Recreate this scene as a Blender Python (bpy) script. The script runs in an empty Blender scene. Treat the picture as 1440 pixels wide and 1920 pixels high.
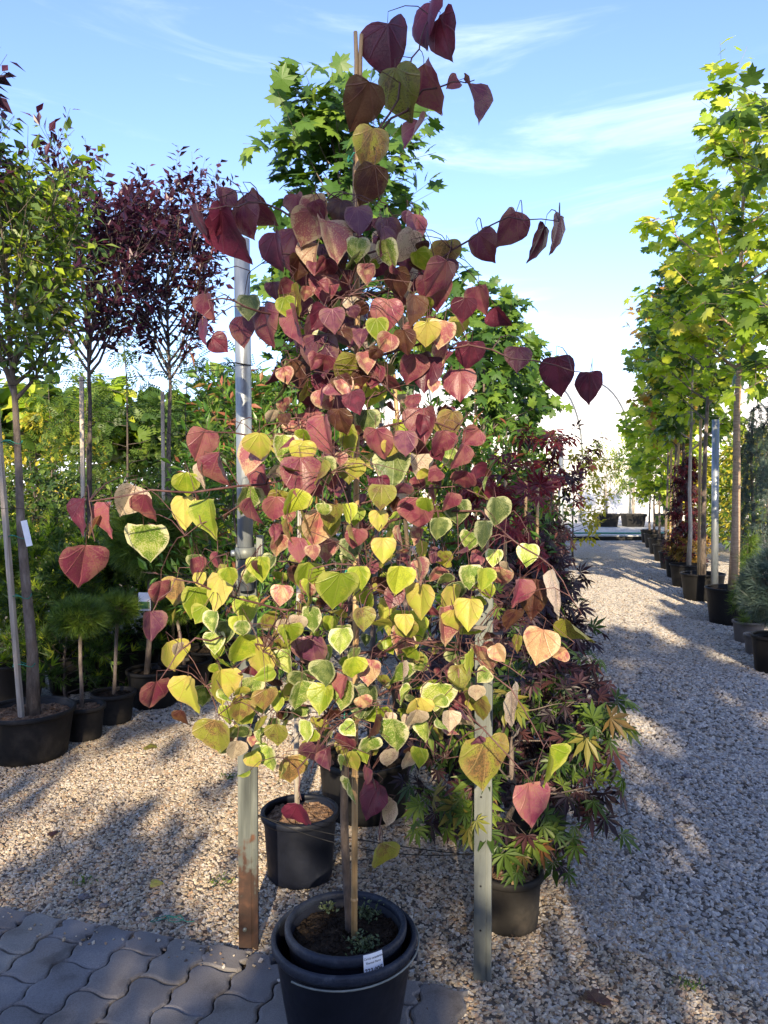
import bpy, math, random
import numpy as np
from mathutils import Vector, Matrix
R = math.radians
rnd = random.Random(11)
nr = np.random.default_rng(7)
scn = bpy.context.scene
COL = scn.collection

# ------------------------------------------------------------------ camera, sky, sun, exposure
CAMZ, FPX, CXP, CYP, HOR = 1.6, 1430.0, 720.0, 960.0, 910.0
PITCH = math.atan((CYP - HOR) / FPX)
cd = bpy.data.cameras.new('camera'); cam = bpy.data.objects.new('camera', cd); COL.objects.link(cam)
cd.sensor_fit = 'VERTICAL'; cd.sensor_height = 36.0; cd.lens = 36.0 * FPX / 1920.0
cd.clip_start = 0.05; cd.clip_end = 2000
cam.location = (0, 0, CAMZ); cam.rotation_euler = (math.pi / 2 - PITCH, 0, 0)
scn.camera = cam

SUN_EL, SUN_AZ = R(21.0), R(2.0)          # light travels towards +Y, SUN_AZ to the right
TO_SUN = Vector((-math.sin(SUN_AZ) * math.cos(SUN_EL), -math.cos(SUN_AZ) * math.cos(SUN_EL), math.sin(SUN_EL)))
sl = bpy.data.lights.new('sun', 'SUN'); so = bpy.data.objects.new('sun', sl); COL.objects.link(so)
sl.energy = 5.0; sl.angle = R(0.53); sl.color = (1.0, 0.83, 0.58)
so.rotation_euler = (-TO_SUN).to_track_quat('-Z', 'Y').to_euler()

def nd(nt, typ, **kw):
    n = nt.nodes.new(typ)
    for k, v in kw.items():
        if k.startswith('i_'):
            n.inputs[k[2:].replace('_', ' ')].default_value = v
        else:
            setattr(n, k, v)
    return n

def ramp(nt, stops, fac=None, interp='LINEAR'):
    n = nt.nodes.new('ShaderNodeValToRGB'); e = n.color_ramp.elements
    n.color_ramp.interpolation = interp
    while len(e) < len(stops): e.new(0.5)
    for el, (p, c) in zip(e, stops):
        el.position = p; el.color = (*c, 1) if len(c) == 3 else c
    if fac is not None: nt.links.new(fac, n.inputs['Fac'])
    return n

def math_n(nt, op, a, b=None, c=None, clamp=False):
    n = nt.nodes.new('ShaderNodeMath'); n.operation = op; n.use_clamp = clamp
    for i, v in enumerate((a, b, c)):
        if v is None: continue
        if isinstance(v, (int, float)): n.inputs[i].default_value = v
        else: nt.links.new(v, n.inputs[i])
    return n.outputs[0]

def mixc(nt, fac, a, b, mode='MIX'):
    n = nt.nodes.new('ShaderNodeMix'); n.data_type = 'RGBA'; n.blend_type = mode
    for i, v in ((0, fac), (6, a), (7, b)):
        if isinstance(v, (int, float)): n.inputs[i].default_value = v
        elif isinstance(v, tuple): n.inputs[i].default_value = (*v, 1) if len(v) == 3 else v
        else: nt.links.new(v, n.inputs[i])
    return n.outputs[2]

world = bpy.data.worlds.new('World'); scn.world = world; world.use_nodes = True
wt = world.node_tree; wt.nodes.clear()
sky = nd(wt, 'ShaderNodeTexSky', sky_type='NISHITA', sun_disc=False, sun_elevation=SUN_EL, sun_rotation=math.pi + SUN_AZ)
sky.air_density = 1.0; sky.dust_density = 0.6; sky.ozone_density = 1.6
tc = nd(wt, 'ShaderNodeTexCoord')
sep = nd(wt, 'ShaderNodeSeparateXYZ'); wt.links.new(tc.outputs['Generated'], sep.inputs[0])
mp = nd(wt, 'ShaderNodeMapping'); mp.inputs['Scale'].default_value = (1.5, 1.5, 5.5); mp.inputs['Location'].default_value = (3.1, 0.4, 0.35)
wt.links.new(tc.outputs['Generated'], mp.inputs[0])
n1 = nd(wt, 'ShaderNodeTexNoise', i_Scale=1.6, i_Detail=7.0, i_Roughness=0.55); wt.links.new(mp.outputs[0], n1.inputs['Vector'])
bank = math_n(wt, 'ADD', math_n(wt, 'MULTIPLY_ADD', sep.outputs[2], -3.3, 0.50), math_n(wt, 'MULTIPLY', sep.outputs[0], 0.55))
dens = math_n(wt, 'ADD', bank, n1.outputs[0])
cl = ramp(wt, [(0.50, (0, 0, 0)), (0.84, (1, 1, 1))], dens, 'EASE')
mp2 = nd(wt, 'ShaderNodeMapping'); mp2.inputs['Scale'].default_value = (2.2, 2.2, 13.0); mp2.inputs['Location'].default_value = (0.6, 2.0, 1.3); mp2.inputs['Rotation'].default_value = (0.12, 0.10, 0)
wt.links.new(tc.outputs['Generated'], mp2.inputs[0])
n3 = nd(wt, 'ShaderNodeTexNoise', i_Scale=1.3, i_Detail=8.0, i_Roughness=0.6, i_Distortion=0.6); wt.links.new(mp2.outputs[0], n3.inputs['Vector'])
wisp = ramp(wt, [(0.50, (0, 0, 0)), (0.82, (0.34, 0.34, 0.34))], n3.outputs[0], 'EASE')
clm = math_n(wt, 'MAXIMUM', cl.outputs[0], wisp.outputs[0])
base = mixc(wt, 1.0, sky.outputs[0], (1.10, 1.13, 1.46), 'MULTIPLY')
skyc = mixc(wt, clm, base, (9.5, 9.7, 10.0))
bg = nd(wt, 'ShaderNodeBackground', i_Strength=0.125); wt.links.new(skyc, bg.inputs[0])
wo = nd(wt, 'ShaderNodeOutputWorld'); wt.links.new(bg.outputs[0], wo.inputs[0])

vs = scn.view_settings; vs.view_transform = 'Standard'; vs.look = 'None'; vs.exposure = 1.15; vs.gamma = 1.0; vs.use_curve_mapping = False
scn.cycles.max_bounces = 8; scn.cycles.transparent_max_bounces = 8
scn.cycles.use_denoising = True

# ------------------------------------------------------------------ photo geometry helpers
FW = Vector((0, math.cos(PITCH), -math.sin(PITCH))); UP = Vector((0, math.sin(PITCH), math.cos(PITCH)))
def ray(px, py): return Vector((1, 0, 0)) * ((px - CXP) / FPX) + UP * ((CYP - py) / FPX) + FW
def at(px, py, y):
    d = ray(px, py); return Vector((0, 0, CAMZ)) + d * (y / d.y)
def on_ground(px, py, z=0.0):
    d = ray(px, py); return Vector((0, 0, CAMZ)) + d * ((z - CAMZ) / d.z)
PA = R(15.6)                                            # heading of the gravel path
U = Vector((math.sin(PA), math.cos(PA), 0)); Vv = Vector((math.cos(PA), -math.sin(PA), 0))

# ------------------------------------------------------------------ object helpers
def tag(o, label=None, cat=None, group=None, kind=None):
    for k, v in (('label', label), ('category', cat), ('group', group), ('kind', kind)):
        if v: o[k] = v
    return o
def thing(name, label, cat, loc, group=None):
    o = bpy.data.objects.new(name, None); COL.objects.link(o); o.location = loc; o.empty_display_size = 0.05
    return tag(o, label, cat, group)
def rootloc(o):
    v = Vector(o.location)
    while o.parent: o = o.parent; v += Vector(o.location)
    return v
def link(name, me, mat, parent=None, kind=None, local=False):
    """mesh given in world coordinates; moved under its parent"""
    o = bpy.data.objects.new(name, me); COL.objects.link(o)
    if mat is not None:
        for m in (mat if isinstance(mat, (list, tuple)) else [mat]): me.materials.append(m)
    if parent is not None:
        o.parent = parent
        if not local: me.transform(Matrix.Translation(-rootloc(parent)))
    if kind: o['kind'] = kind
    return o
def pm(name, V, F, smooth=True):
    me = bpy.data.meshes.new(name); me.from_pydata([tuple(v) for v in V], [], F)
    if smooth: me.polygons.foreach_set('use_smooth', [True] * len(me.polygons))
    me.update(); return me
def fast(name, V, F, smooth=False, tone=None, matidx=None):
    V = np.asarray(V, np.float32); F = np.asarray(F, np.int32); k = F.shape[1]
    me = bpy.data.meshes.new(name)
    me.vertices.add(len(V)); me.vertices.foreach_set('co', V.ravel())
    me.loops.add(F.size); me.loops.foreach_set('vertex_index', F.ravel())
    me.polygons.add(len(F)); me.polygons.foreach_set('loop_start', np.arange(len(F), dtype=np.int32) * k)
    me.polygons.foreach_set('loop_total', np.full(len(F), k, np.int32))
    me.polygons.foreach_set('use_smooth', np.full(len(F), smooth, bool))
    if matidx is not None: me.polygons.foreach_set('material_index', np.asarray(matidx, np.int32))
    me.update(calc_edges=True); me.validate()
    if tone is not None:
        a = me.attributes.new('tone', 'FLOAT', 'POINT'); a.data.foreach_set('value', np.asarray(tone, np.float32))
    return me

class MB:
    def __init__(s): s.V = []; s.F = []
    def add(s, V, F):
        b = len(s.V); s.V += [Vector(v) for v in V]; s.F += [[i + b for i in f] for f in F]; return s
    def tube(s, pts, rad, n=6, cap=True):
        pts = [Vector(p) for p in pts]; m = len(pts)
        if not isinstance(rad, (list, tuple)): rad = [rad] * m
        b = len(s.V); side = None
        for i, p in enumerate(pts):
            t = (pts[min(i + 1, m - 1)] - pts[max(i - 1, 0)])
            if t.length < 1e-9: t = Vector((0, 0, 1))
            t.normalize()
            if side is None:
                side = t.orthogonal().normalized()
            side = (side - t * side.dot(t))
            side = side.normalized() if side.length > 1e-6 else t.orthogonal().normalized()
            o2 = t.cross(side)
            for k in range(n):
                a = 2 * math.pi * k / n
                s.V.append(p + (side * math.cos(a) + o2 * math.sin(a)) * rad[i])
        for i in range(m - 1):
            for k in range(n):
                s.F.append([b + i * n + k, b + i * n + (k + 1) % n, b + (i + 1) * n + (k + 1) % n, b + (i + 1) * n + k])
        if cap:
            s.F.append([b + k for k in range(n)][::-1]); s.F.append([b + (m - 1) * n + k for k in range(n)])
        return s
    def lathe(s, prof, c, n=40, wob=0.0, ph=0.0, closed=False):
        c = Vector(c); b = len(s.V)
        for (r, z) in prof:
            for k in range(n):
                a = 2 * math.pi * k / n; q = r * (1 + wob * math.sin(2 * a + ph))
                s.V.append(c + Vector((q * math.cos(a), q * math.sin(a), z)))
        m = len(prof)
        for i in range(m - 1 if not closed else m):
            j = (i + 1) % m
            for k in range(n):
                s.F.append([b + i * n + k, b + i * n + (k + 1) % n, b + j * n + (k + 1) % n, b + j * n + k])
        return s
    def box(s, c, sx, sy, sz, rz=0.0, M=None):
        c = Vector(c); V = []
        for z in (-1, 1):
            for (x, y) in ((-1, -1), (1, -1), (1, 1), (-1, 1)):
                v = Vector((x * sx / 2, y * sy / 2, z * sz / 2))
                v = (M @ v) if M is not None else Matrix.Rotation(rz, 3, 'Z') @ v
                V.append(c + v)
        return s.add(V, [[3, 2, 1, 0], [4, 5, 6, 7], [0, 1, 5, 4], [1, 2, 6, 5], [2, 3, 7, 6], [3, 0, 4, 7]])
    def prism(s, poly, z0, z1):
        n = len(poly)
        return s.add([Vector((p[0], p[1], z0)) for p in poly] + [Vector((p[0], p[1], z1)) for p in poly],
              [list(range(n))[::-1], list(range(n, 2 * n))] + [[i, (i + 1) % n, n + (i + 1) % n, n + i] for i in range(n)])
    def mesh(s, name, smooth=True): return pm(name, s.V, s.F, smooth)
    def link(s, name, mat, parent=None, smooth=True, kind=None): return link(name, s.mesh(name, smooth), mat, parent, kind)

# ------------------------------------------------------------------ materials
def new_mat(name):
    m = bpy.data.materials.new(name); m.use_nodes = True; nt = m.node_tree
    b = nt.nodes['Principled BSDF']; return m, nt, b
def noisy(name, stops, scale=8.0, rough=0.6, bump=0.2, detail=6.0, spec=0.4, metal=0.0, stretch=(1, 1, 1), bscale=None, dist=0.01):
    m, nt, b = new_mat(name)
    t = nd(nt, 'ShaderNodeTexCoord'); mpn = nd(nt, 'ShaderNodeMapping'); mpn.inputs['Scale'].default_value = stretch
    nt.links.new(t.outputs['Object'], mpn.inputs[0])
    n = nd(nt, 'ShaderNodeTexNoise', i_Scale=scale, i_Detail=detail, i_Roughness=0.62); nt.links.new(mpn.outputs[0], n.inputs['Vector'])
    r = ramp(nt, stops, n.outputs[0]); nt.links.new(r.outputs[0], b.inputs['Base Color'])
    n2 = nd(nt, 'ShaderNodeTexNoise', i_Scale=bscale or scale * 6, i_Detail=4.0); nt.links.new(mpn.outputs[0], n2.inputs['Vector'])
    bp = nd(nt, 'ShaderNodeBump', i_Strength=bump, i_Distance=dist); nt.links.new(n2.outputs[0], bp.inputs['Height'])
    nt.links.new(bp.outputs[0], b.inputs['Normal'])
    rr = math_n(nt, 'MULTIPLY_ADD', n2.outputs[0], 0.3, rough - 0.15); nt.links.new(rr, b.inputs['Roughness'])
    b.inputs['Specular IOR Level'].default_value = spec; b.inputs['Metallic'].default_value = metal
    return m
def s2l(*c): return tuple((x / 255 / 12.92 if x <= 10 else ((x / 255 + 0.055) / 1.055) ** 2.4) for x in c)

STONE = [(0.0, (0.30, 0.27, 0.23)), (0.15, (0.48, 0.46, 0.43)), (0.32, (0.60, 0.56, 0.50)), (0.50, (0.42, 0.41, 0.41)), (0.66, (0.66, 0.63, 0.59)),
         (0.80, (0.52, 0.41, 0.30)), (0.90, (0.36, 0.36, 0.38)), (0.97, (0.20, 0.16, 0.13))]
TAN = [(0.0, (0.26, 0.19, 0.12)), (0.18, (0.52, 0.43, 0.31)), (0.38, (0.66, 0.59, 0.48)), (0.55, (0.46, 0.36, 0.24)), (0.70, (0.60, 0.57, 0.52)),
       (0.84, (0.46, 0.30, 0.18)), (0.94, (0.30, 0.27, 0.24)), (0.98, (0.14, 0.10, 0.08))]
def stone_mat(name, stops):
    m, nt, b = new_mat(name)
    oi = nd(nt, 'ShaderNodeObjectInfo'); t = nd(nt, 'ShaderNodeTexCoord')
    r = ramp(nt, stops, oi.outputs['Random'])
    n = nd(nt, 'ShaderNodeTexNoise', i_Scale=1.6, i_Detail=4.0); nt.links.new(t.outputs['Object'], n.inputs['Vector'])
    v = ramp(nt, [(0.3, (0.78, 0.76, 0.73)), (0.7, (1.12, 1.1, 1.06))], n.outputs[0])
    nt.links.new(mixc(nt, 1.0, r.outputs[0], v.outputs[0], 'MULTIPLY'), b.inputs['Base Color'])
    b.inputs['Roughness'].default_value = 0.8; b.inputs['Specular IOR Level'].default_value = 0.25
    return m
def ground_mat():
    m, nt, b = new_mat('gravel_ground')
    t = nd(nt, 'ShaderNodeTexCoord')
    vo = nd(nt, 'ShaderNodeTexVoronoi', i_Scale=58.0); nt.links.new(t.outputs['Object'], vo.inputs['Vector'])
    sp = nd(nt, 'ShaderNodeSeparateXYZ'); nt.links.new(vo.outputs['Color'], sp.inputs[0])
    r1 = ramp(nt, STONE, sp.outputs[0]); r2 = ramp(nt, TAN, sp.outputs[0])
    big = nd(nt, 'ShaderNodeTexNoise', i_Scale=0.9, i_Detail=4.0); nt.links.new(t.outputs['Object'], big.inputs['Vector'])
    k = ramp(nt, [(0.48, (0, 0, 0)), (0.70, (.8, .8, .8))], big.outputs[0])
    c = mixc(nt, k.outputs[0], r1.outputs[0], r2.outputs[0])
    dk = ramp(nt, [(0.0, (1.1, 1.1, 1.1)), (0.75, (0.95, 0.94, 0.93)), (1.0, (0.6, 0.58, 0.56))], math_n(nt, 'MULTIPLY', vo.outputs['Distance'], 1.2))
    nt.links.new(mixc(nt, 1.0, c, dk.outputs[0], 'MULTIPLY'), b.inputs['Base Color'])
    bp = nd(nt, 'ShaderNodeBump', i_Strength=1.0, i_Distance=0.012); bp.invert = True
    nt.links.new(vo.outputs['Distance'], bp.inputs['Height']); nt.links.new(bp.outputs[0], b.inputs['Normal'])
    b.inputs['Roughness'].default_value = 0.9; b.inputs['Specular IOR Level'].default_value = 0.2
    return m
STONE[:] = [(p, tuple(x * .72 for x in c)) for p, c in STONE]; TAN[:] = [(p, tuple(x * .74 for x in c)) for p, c in TAN]
M = {}
M['ground'] = ground_mat()
M['stone'] = stone_mat('grey_stone', STONE); M['tan'] = stone_mat('tan_stone', TAN)
M['black'] = noisy('black_plastic', [(0.3, (0.005, 0.005, 0.0055)), (0.7, (0.013, 0.0125, 0.0125))], 9, 0.55, 0.08, stretch=(1, 1, .4), spec=0.22)
M['dusty'] = noisy('dusty_plastic', [(0.32, (0.010, 0.009, 0.0085)), (0.55, (0.020, 0.018, 0.016)), (0.75, (0.06, 0.05, 0.04))], 5, 0.65, 0.15, spec=0.22)
M['navy'] = noisy('navy_plastic', [(0.3, (0.004, 0.005, 0.009)), (0.6, (0.009, 0.011, 0.019)), (0.8, (0.035, 0.038, 0.048))], 6, 0.5, 0.1, spec=0.22)
M['navy_rim'] = noisy('worn_rim', [(0.3, (0.007, 0.010, 0.020)), (0.62, (0.020, 0.026, 0.042)), (0.8, (0.12, 0.13, 0.15))], 14, 0.5, 0.3, spec=0.25)
M['taupe'] = noisy('taupe_plastic', [(0.3, (0.10, 0.085, 0.075)), (0.7, (0.16, 0.14, 0.125))], 6, 0.6, 0.1)
M['soil'] = noisy('potting_soil', [(0.3, (0.008, 0.006, 0.005)), (0.55, (0.025, 0.018, 0.013)), (0.75, (0.06, 0.042, 0.028))], 30, 0.95, 1.0, spec=0.1, bscale=90, dist=0.02)
M['bark_chips'] = noisy('bark_mulch', [(0.3, (0.05, 0.03, 0.02)), (0.5, (0.15, 0.09, 0.055)), (0.7, (0.30, 0.21, 0.14))], 40, 0.9, 1.0, spec=0.1, bscale=70, dist=0.02)
M['galv'] = noisy('galvanised_steel', [(0.35, (0.17, 0.20, 0.23)), (0.5, (0.25, 0.28, 0.31)), (0.68, (0.34, 0.37, 0.39))], 22, 0.42, 0.04, metal=0.55, stretch=(1, 1, .15), dist=0.002)
M['galv_pale'] = noisy('weathered_zinc', [(0.3, (0.09, 0.10, 0.095)), (0.5, (0.145, 0.16, 0.15)), (0.7, (0.22, 0.235, 0.22))], 14, 0.5, 0.1, metal=0.25, stretch=(1, 1, .12), dist=0.002)
def rust_mat():
    m, nt, b = new_mat('rusting_zinc')
    t = nd(nt, 'ShaderNodeTexCoord'); sp = nd(nt, 'ShaderNodeSeparateXYZ'); nt.links.new(t.outputs['Object'], sp.inputs[0])
    n = nd(nt, 'ShaderNodeTexNoise', i_Scale=22.0, i_Detail=6.0); nt.links.new(t.outputs['Object'], n.inputs['Vector'])
    mpn = nd(nt, 'ShaderNodeMapping'); mpn.inputs['Scale'].default_value = (30, 30, 2.5); nt.links.new(t.outputs['Object'], mpn.inputs[0])
    n2 = nd(nt, 'ShaderNodeTexNoise', i_Scale=1.0, i_Detail=5.0); nt.links.new(mpn.outputs[0], n2.inputs['Vector'])
    zinc = ramp(nt, [(0.35, (0.05, 0.058, 0.055)), (0.5, (0.095, 0.107, 0.10)), (0.66, (0.17, 0.185, 0.17))], n2.outputs[0])
    rust = ramp(nt, [(0.3, (0.014, 0.008, 0.006)), (0.55, (0.038, 0.017, 0.010)), (0.75, (0.10, 0.045, 0.024))], n.outputs[0])
    h = math_n(nt, 'ADD', math_n(nt, 'MULTIPLY', sp.outputs[2], -13.0), 4.6)
    f = math_n(nt, 'ADD', math_n(nt, 'ADD', h, math_n(nt, 'MULTIPLY_ADD', n2.outputs[0], 7.0, -3.5)), math_n(nt, 'MULTIPLY_ADD', n.outputs[0], 6.0, -3.0), clamp=True)
    nt.links.new(mixc(nt, f, zinc.outputs[0], rust.outputs[0]), b.inputs['Base Color'])
    nt.links.new(math_n(nt, 'MULTIPLY_ADD', f, -0.3, 0.3, clamp=True), b.inputs['Metallic'])
    nt.links.new(math_n(nt, 'MULTIPLY_ADD', f, 0.35, 0.5, clamp=True), b.inputs['Roughness'])
    bp = nd(nt, 'ShaderNodeBump', i_Strength=0.3, i_Distance=0.003); nt.links.new(n.outputs[0], bp.inputs['Height']); nt.links.new(bp.outputs[0], b.inputs['Normal'])
    return m
M['rust'] = rust_mat()
M['dark'] = noisy('hole_shade', [(0.4, (0.006, 0.006, 0.006)), (0.6, (0.012, 0.012, 0.012))], 10, 0.8, 0.0)
M['wire'] = noisy('black_wire', [(0.4, (0.008, 0.008, 0.009)), (0.6, (0.02, 0.02, 0.022))], 10, 0.7, 0.0, spec=0.1)
M['twine'] = noisy('green_twine', [(0.4, (0.02, 0.16, 0.11)), (0.6, (0.04, 0.25, 0.17))], 40, 0.7, 0.2)
M['bamboo'] = noisy('dry_bamboo', [(0.3, (0.22, 0.13, 0.05)), (0.5, (0.34, 0.22, 0.10)), (0.7, (0.46, 0.33, 0.18))], 10, 0.55, 0.15, stretch=(6, 6, .5), dist=0.003)
M['lath'] = noisy('weathered_lath', [(0.3, (0.22, 0.18, 0.14)), (0.5, (0.36, 0.30, 0.24)), (0.7, (0.48, 0.42, 0.35))], 9, 0.75, 0.3, stretch=(7, 7, .4), dist=0.004)
M['bark'] = noisy('grey_brown_bark', [(0.3, (0.07, 0.055, 0.045)), (0.5, (0.14, 0.11, 0.09)), (0.7, (0.23, 0.19, 0.16))], 10, 0.85, 0.8, stretch=(3, 3, 1), dist=0.008)
M['bark_dark'] = noisy('dark_bark', [(0.3, (0.035, 0.026, 0.022)), (0.5, (0.075, 0.058, 0.05)), (0.7, (0.13, 0.105, 0.09))], 14, 0.85, 0.7, stretch=(3, 3, 1), dist=0.006)
M['bark_pale'] = noisy('pale_bark', [(0.3, (0.20, 0.17, 0.14)), (0.5, (0.32, 0.28, 0.23)), (0.7, (0.42, 0.38, 0.32))], 9, 0.8, 0.5, stretch=(3, 3, .7), dist=0.006)
M['jute'] = noisy('jute_wrap', [(0.3, (0.22, 0.14, 0.09)), (0.5, (0.33, 0.23, 0.15)), (0.7, (0.42, 0.31, 0.21))], 14, 0.9, 0.6, stretch=(1, 1, 5), dist=0.006)
M['twig'] = noisy('redbud_twig', [(0.3, (0.045, 0.018, 0.018)), (0.5, (0.085, 0.036, 0.032)), (0.7, (0.15, 0.08, 0.07))], 30, 0.6, 0.2)
M['paper'] = noisy('white_tag', [(0.3, (0.72, 0.74, 0.80)), (0.7, (0.82, 0.83, 0.86))], 20, 0.45, 0.05)
M['ink'] = noisy('black_ink', [(0.4, (0.012, 0.012, 0.02)), (0.6, (0.02, 0.02, 0.03))], 10, 0.6, 0.0)
M['tag_green'] = noisy('tag_print', [(0.4, (0.05, 0.16, 0.05)), (0.6, (0.12, 0.28, 0.09))], 60, 0.5, 0.0)
M['film'] = noisy('greenhouse_film', [(0.3, (0.70, 0.70, 0.70)), (0.6, (0.80, 0.80, 0.79)), (0.75, (0.72, 0.70, 0.64))], 0.5, 0.5, 0.1, dist=0.05)
M['filmwall'] = noisy('stained_film', [(0.3, (0.50, 0.48, 0.43)), (0.5, (0.66, 0.64, 0.60)), (0.7, (0.76, 0.75, 0.72))], 0.9, 0.6, 0.1, stretch=(1, 1, .5), dist=0.03)
M['concrete'] = noisy('deck_concrete', [(0.3, (0.30, 0.31, 0.32)), (0.7, (0.44, 0.45, 0.45))], 3, 0.85, 0.3)

def paver_mat():
    m, nt, b = new_mat('concrete_paver')
    oi = nd(nt, 'ShaderNodeObjectInfo'); t = nd(nt, 'ShaderNodeTexCoord')
    n = nd(nt, 'ShaderNodeTexNoise', i_Scale=7.0, i_Detail=6.0); n2 = nd(nt, 'ShaderNodeTexNoise', i_Scale=260.0, i_Detail=3.0)
    ge = nd(nt, 'ShaderNodeNewGeometry')
    for q in (n, n2): nt.links.new(ge.outputs['Position'], q.inputs['Vector'])
    c0 = ramp(nt, [(0.0, (0.155, 0.148, 0.150)), (0.4, (0.20, 0.185, 0.175)), (0.7, (0.17, 0.165, 0.172)), (1.0, (0.24, 0.215, 0.185))], oi.outputs['Random'])
    v = ramp(nt, [(0.25, (0.42, 0.38, 0.34)), (0.42, (0.85, 0.83, 0.80)), (0.58, (0.95, 0.95, 0.95)), (0.75, (1.3, 1.25, 1.15))], n.outputs[0])
    v2 = ramp(nt, [(0.3, (0.75, 0.75, 0.75)), (0.7, (1.15, 1.15, 1.15))], n2.outputs[0])
    nt.links.new(mixc(nt, 1.0, mixc(nt, 1.0, c0.outputs[0], v.outputs[0], 'MULTIPLY'), v2.outputs[0], 'MULTIPLY'), b.inputs['Base Color'])
    bp = nd(nt, 'ShaderNodeBump', i_Strength=0.35, i_Distance=0.003); nt.links.new(n2.outputs[0], bp.inputs['Height']); nt.links.new(bp.outputs[0], b.inputs['Normal'])
    b.inputs['Roughness'].default_value = 0.8; b.inputs['Specular IOR Level'].default_value = 0.3
    return m
M['paver'] = paver_mat()

def leaf_mat(name, stops, trans=0.35, rough=0.45, single=False, tmul=(1.3, 1.35, 0.6)):
    """small leaves: tone is a random number per leaf"""
    m, nt, b = new_mat(name)
    if single: fac = nd(nt, 'ShaderNodeObjectInfo').outputs['Random']
    else: fac = nd(nt, 'ShaderNodeAttribute', attribute_name='tone').outputs['Fac']
    r = ramp(nt, stops, fac)
    nt.links.new(r.outputs[0], b.inputs['Base Color']); b.inputs['Roughness'].default_value = rough; b.inputs['Specular IOR Level'].default_value = 0.35
    tr = nd(nt, 'ShaderNodeBsdfTranslucent'); nt.links.new(mixc(nt, 1.0, r.outputs[0], tmul, 'MULTIPLY'), tr.inputs[0])
    mx = nd(nt, 'ShaderNodeMixShader'); mx.inputs[0].default_value = trans
    nt.links.new(b.outputs[0], mx.inputs[1]); nt.links.new(tr.outputs[0], mx.inputs[2])
    nt.links.new(mx.outputs[0], nt.nodes['Material Output'].inputs[0]); return m
G3 = lambda a, b, c: [(0.0, a), (0.55, b), (1.0, c)]
M['l_maple'] = leaf_mat('maple_leaf', G3((0.035, 0.085, 0.018), (0.06, 0.13, 0.022), (0.15, 0.24, 0.03)))
M['l_maple1'] = leaf_mat('maple_leaf_single', G3((0.045, 0.10, 0.02), (0.09, 0.17, 0.025), (0.20, 0.29, 0.04)), single=True)
M['l_lime'] = leaf_mat('lime_leaf', G3((0.17, 0.28, 0.02), (0.34, 0.45, 0.035), (0.56, 0.58, 0.07)), 0.5)
M['l_lime1'] = leaf_mat('lime_leaf_single', G3((0.15, 0.27, 0.03), (0.30, 0.41, 0.035), (0.50, 0.54, 0.07)), 0.5, single=True)
M['l_mid'] = leaf_mat('mid_green_leaf', G3((0.04, 0.085, 0.016), (0.075, 0.14, 0.022), (0.17, 0.24, 0.035)), 0.38)
M['l_plum'] = leaf_mat('green_plum_leaf', G3((0.06, 0.11, 0.035), (0.10, 0.16, 0.045), (0.18, 0.24, 0.05)), 0.35)
M['l_purple'] = leaf_mat('purple_plum_leaf', G3((0.022, 0.010, 0.022), (0.045, 0.015, 0.032), (0.085, 0.022, 0.04)), 0.3, 0.35, tmul=(1.6, 0.8, 1.0))
M['l_dark'] = leaf_mat('dark_green_leaf', G3((0.022, 0.05, 0.012), (0.04, 0.085, 0.016), (0.10, 0.16, 0.025)), 0.3)
M['l_yellow'] = leaf_mat('yellow_leaf', G3((0.30, 0.30, 0.03), (0.45, 0.40, 0.04), (0.55, 0.45, 0.06)), 0.4)
M['l_photinia'] = leaf_mat('glossy_leaf', [(0.0, (0.035, 0.10, 0.015)), (0.6, (0.09, 0.19, 0.025)), (0.86, (0.17, 0.26, 0.04)), (0.90, (0.26, 0.11, 0.05)), (1.0, (0.34, 0.12, 0.08))], 0.32, 0.35)
M['l_jgreen'] = leaf_mat('green_maple_leaf', G3((0.03, 0.06, 0.014), (0.055, 0.10, 0.018), (0.14, 0.20, 0.03)), 0.38)
M['l_jgreen1'] = leaf_mat('green_maple_leaf_single', [(0, (0.03, 0.065, 0.014)), (0.5, (0.07, 0.12, 0.02)), (0.8, (0.18, 0.24, 0.035)), (1, (0.20, 0.08, 0.04))], 0.38, single=True)
M['l_jpurple'] = leaf_mat('purple_maple_leaf', G3((0.018, 0.012, 0.017), (0.034, 0.018, 0.024), (0.09, 0.035, 0.036)), 0.3, tmul=(1.5, 0.8, 0.8))
M['l_jred'] = leaf_mat('red_maple_leaf', G3((0.07, 0.010, 0.015), (0.13, 0.013, 0.02), (0.22, 0.03, 0.035)), 0.4, tmul=(1.5, 0.8, 0.8))
M['l_pine'] = leaf_mat('pine_needle', G3((0.035, 0.075, 0.012), (0.075, 0.14, 0.018), (0.17, 0.24, 0.03)), 0.2)
M['l_blue'] = leaf_mat('blue_needle', G3((0.035, 0.065, 0.055), (0.07, 0.11, 0.09), (0.13, 0.18, 0.14)), 0.15)
M['l_weed'] = leaf_mat('weed_leaf', G3((0.04, 0.06, 0.03), (0.07, 0.10, 0.05), (0.13, 0.16, 0.08)), 0.3)
M['l_orange'] = leaf_mat('orange_leaf', G3((0.20, 0.15, 0.03), (0.32, 0.22, 0.04), (0.40, 0.20, 0.05)), 0.35)

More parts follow.
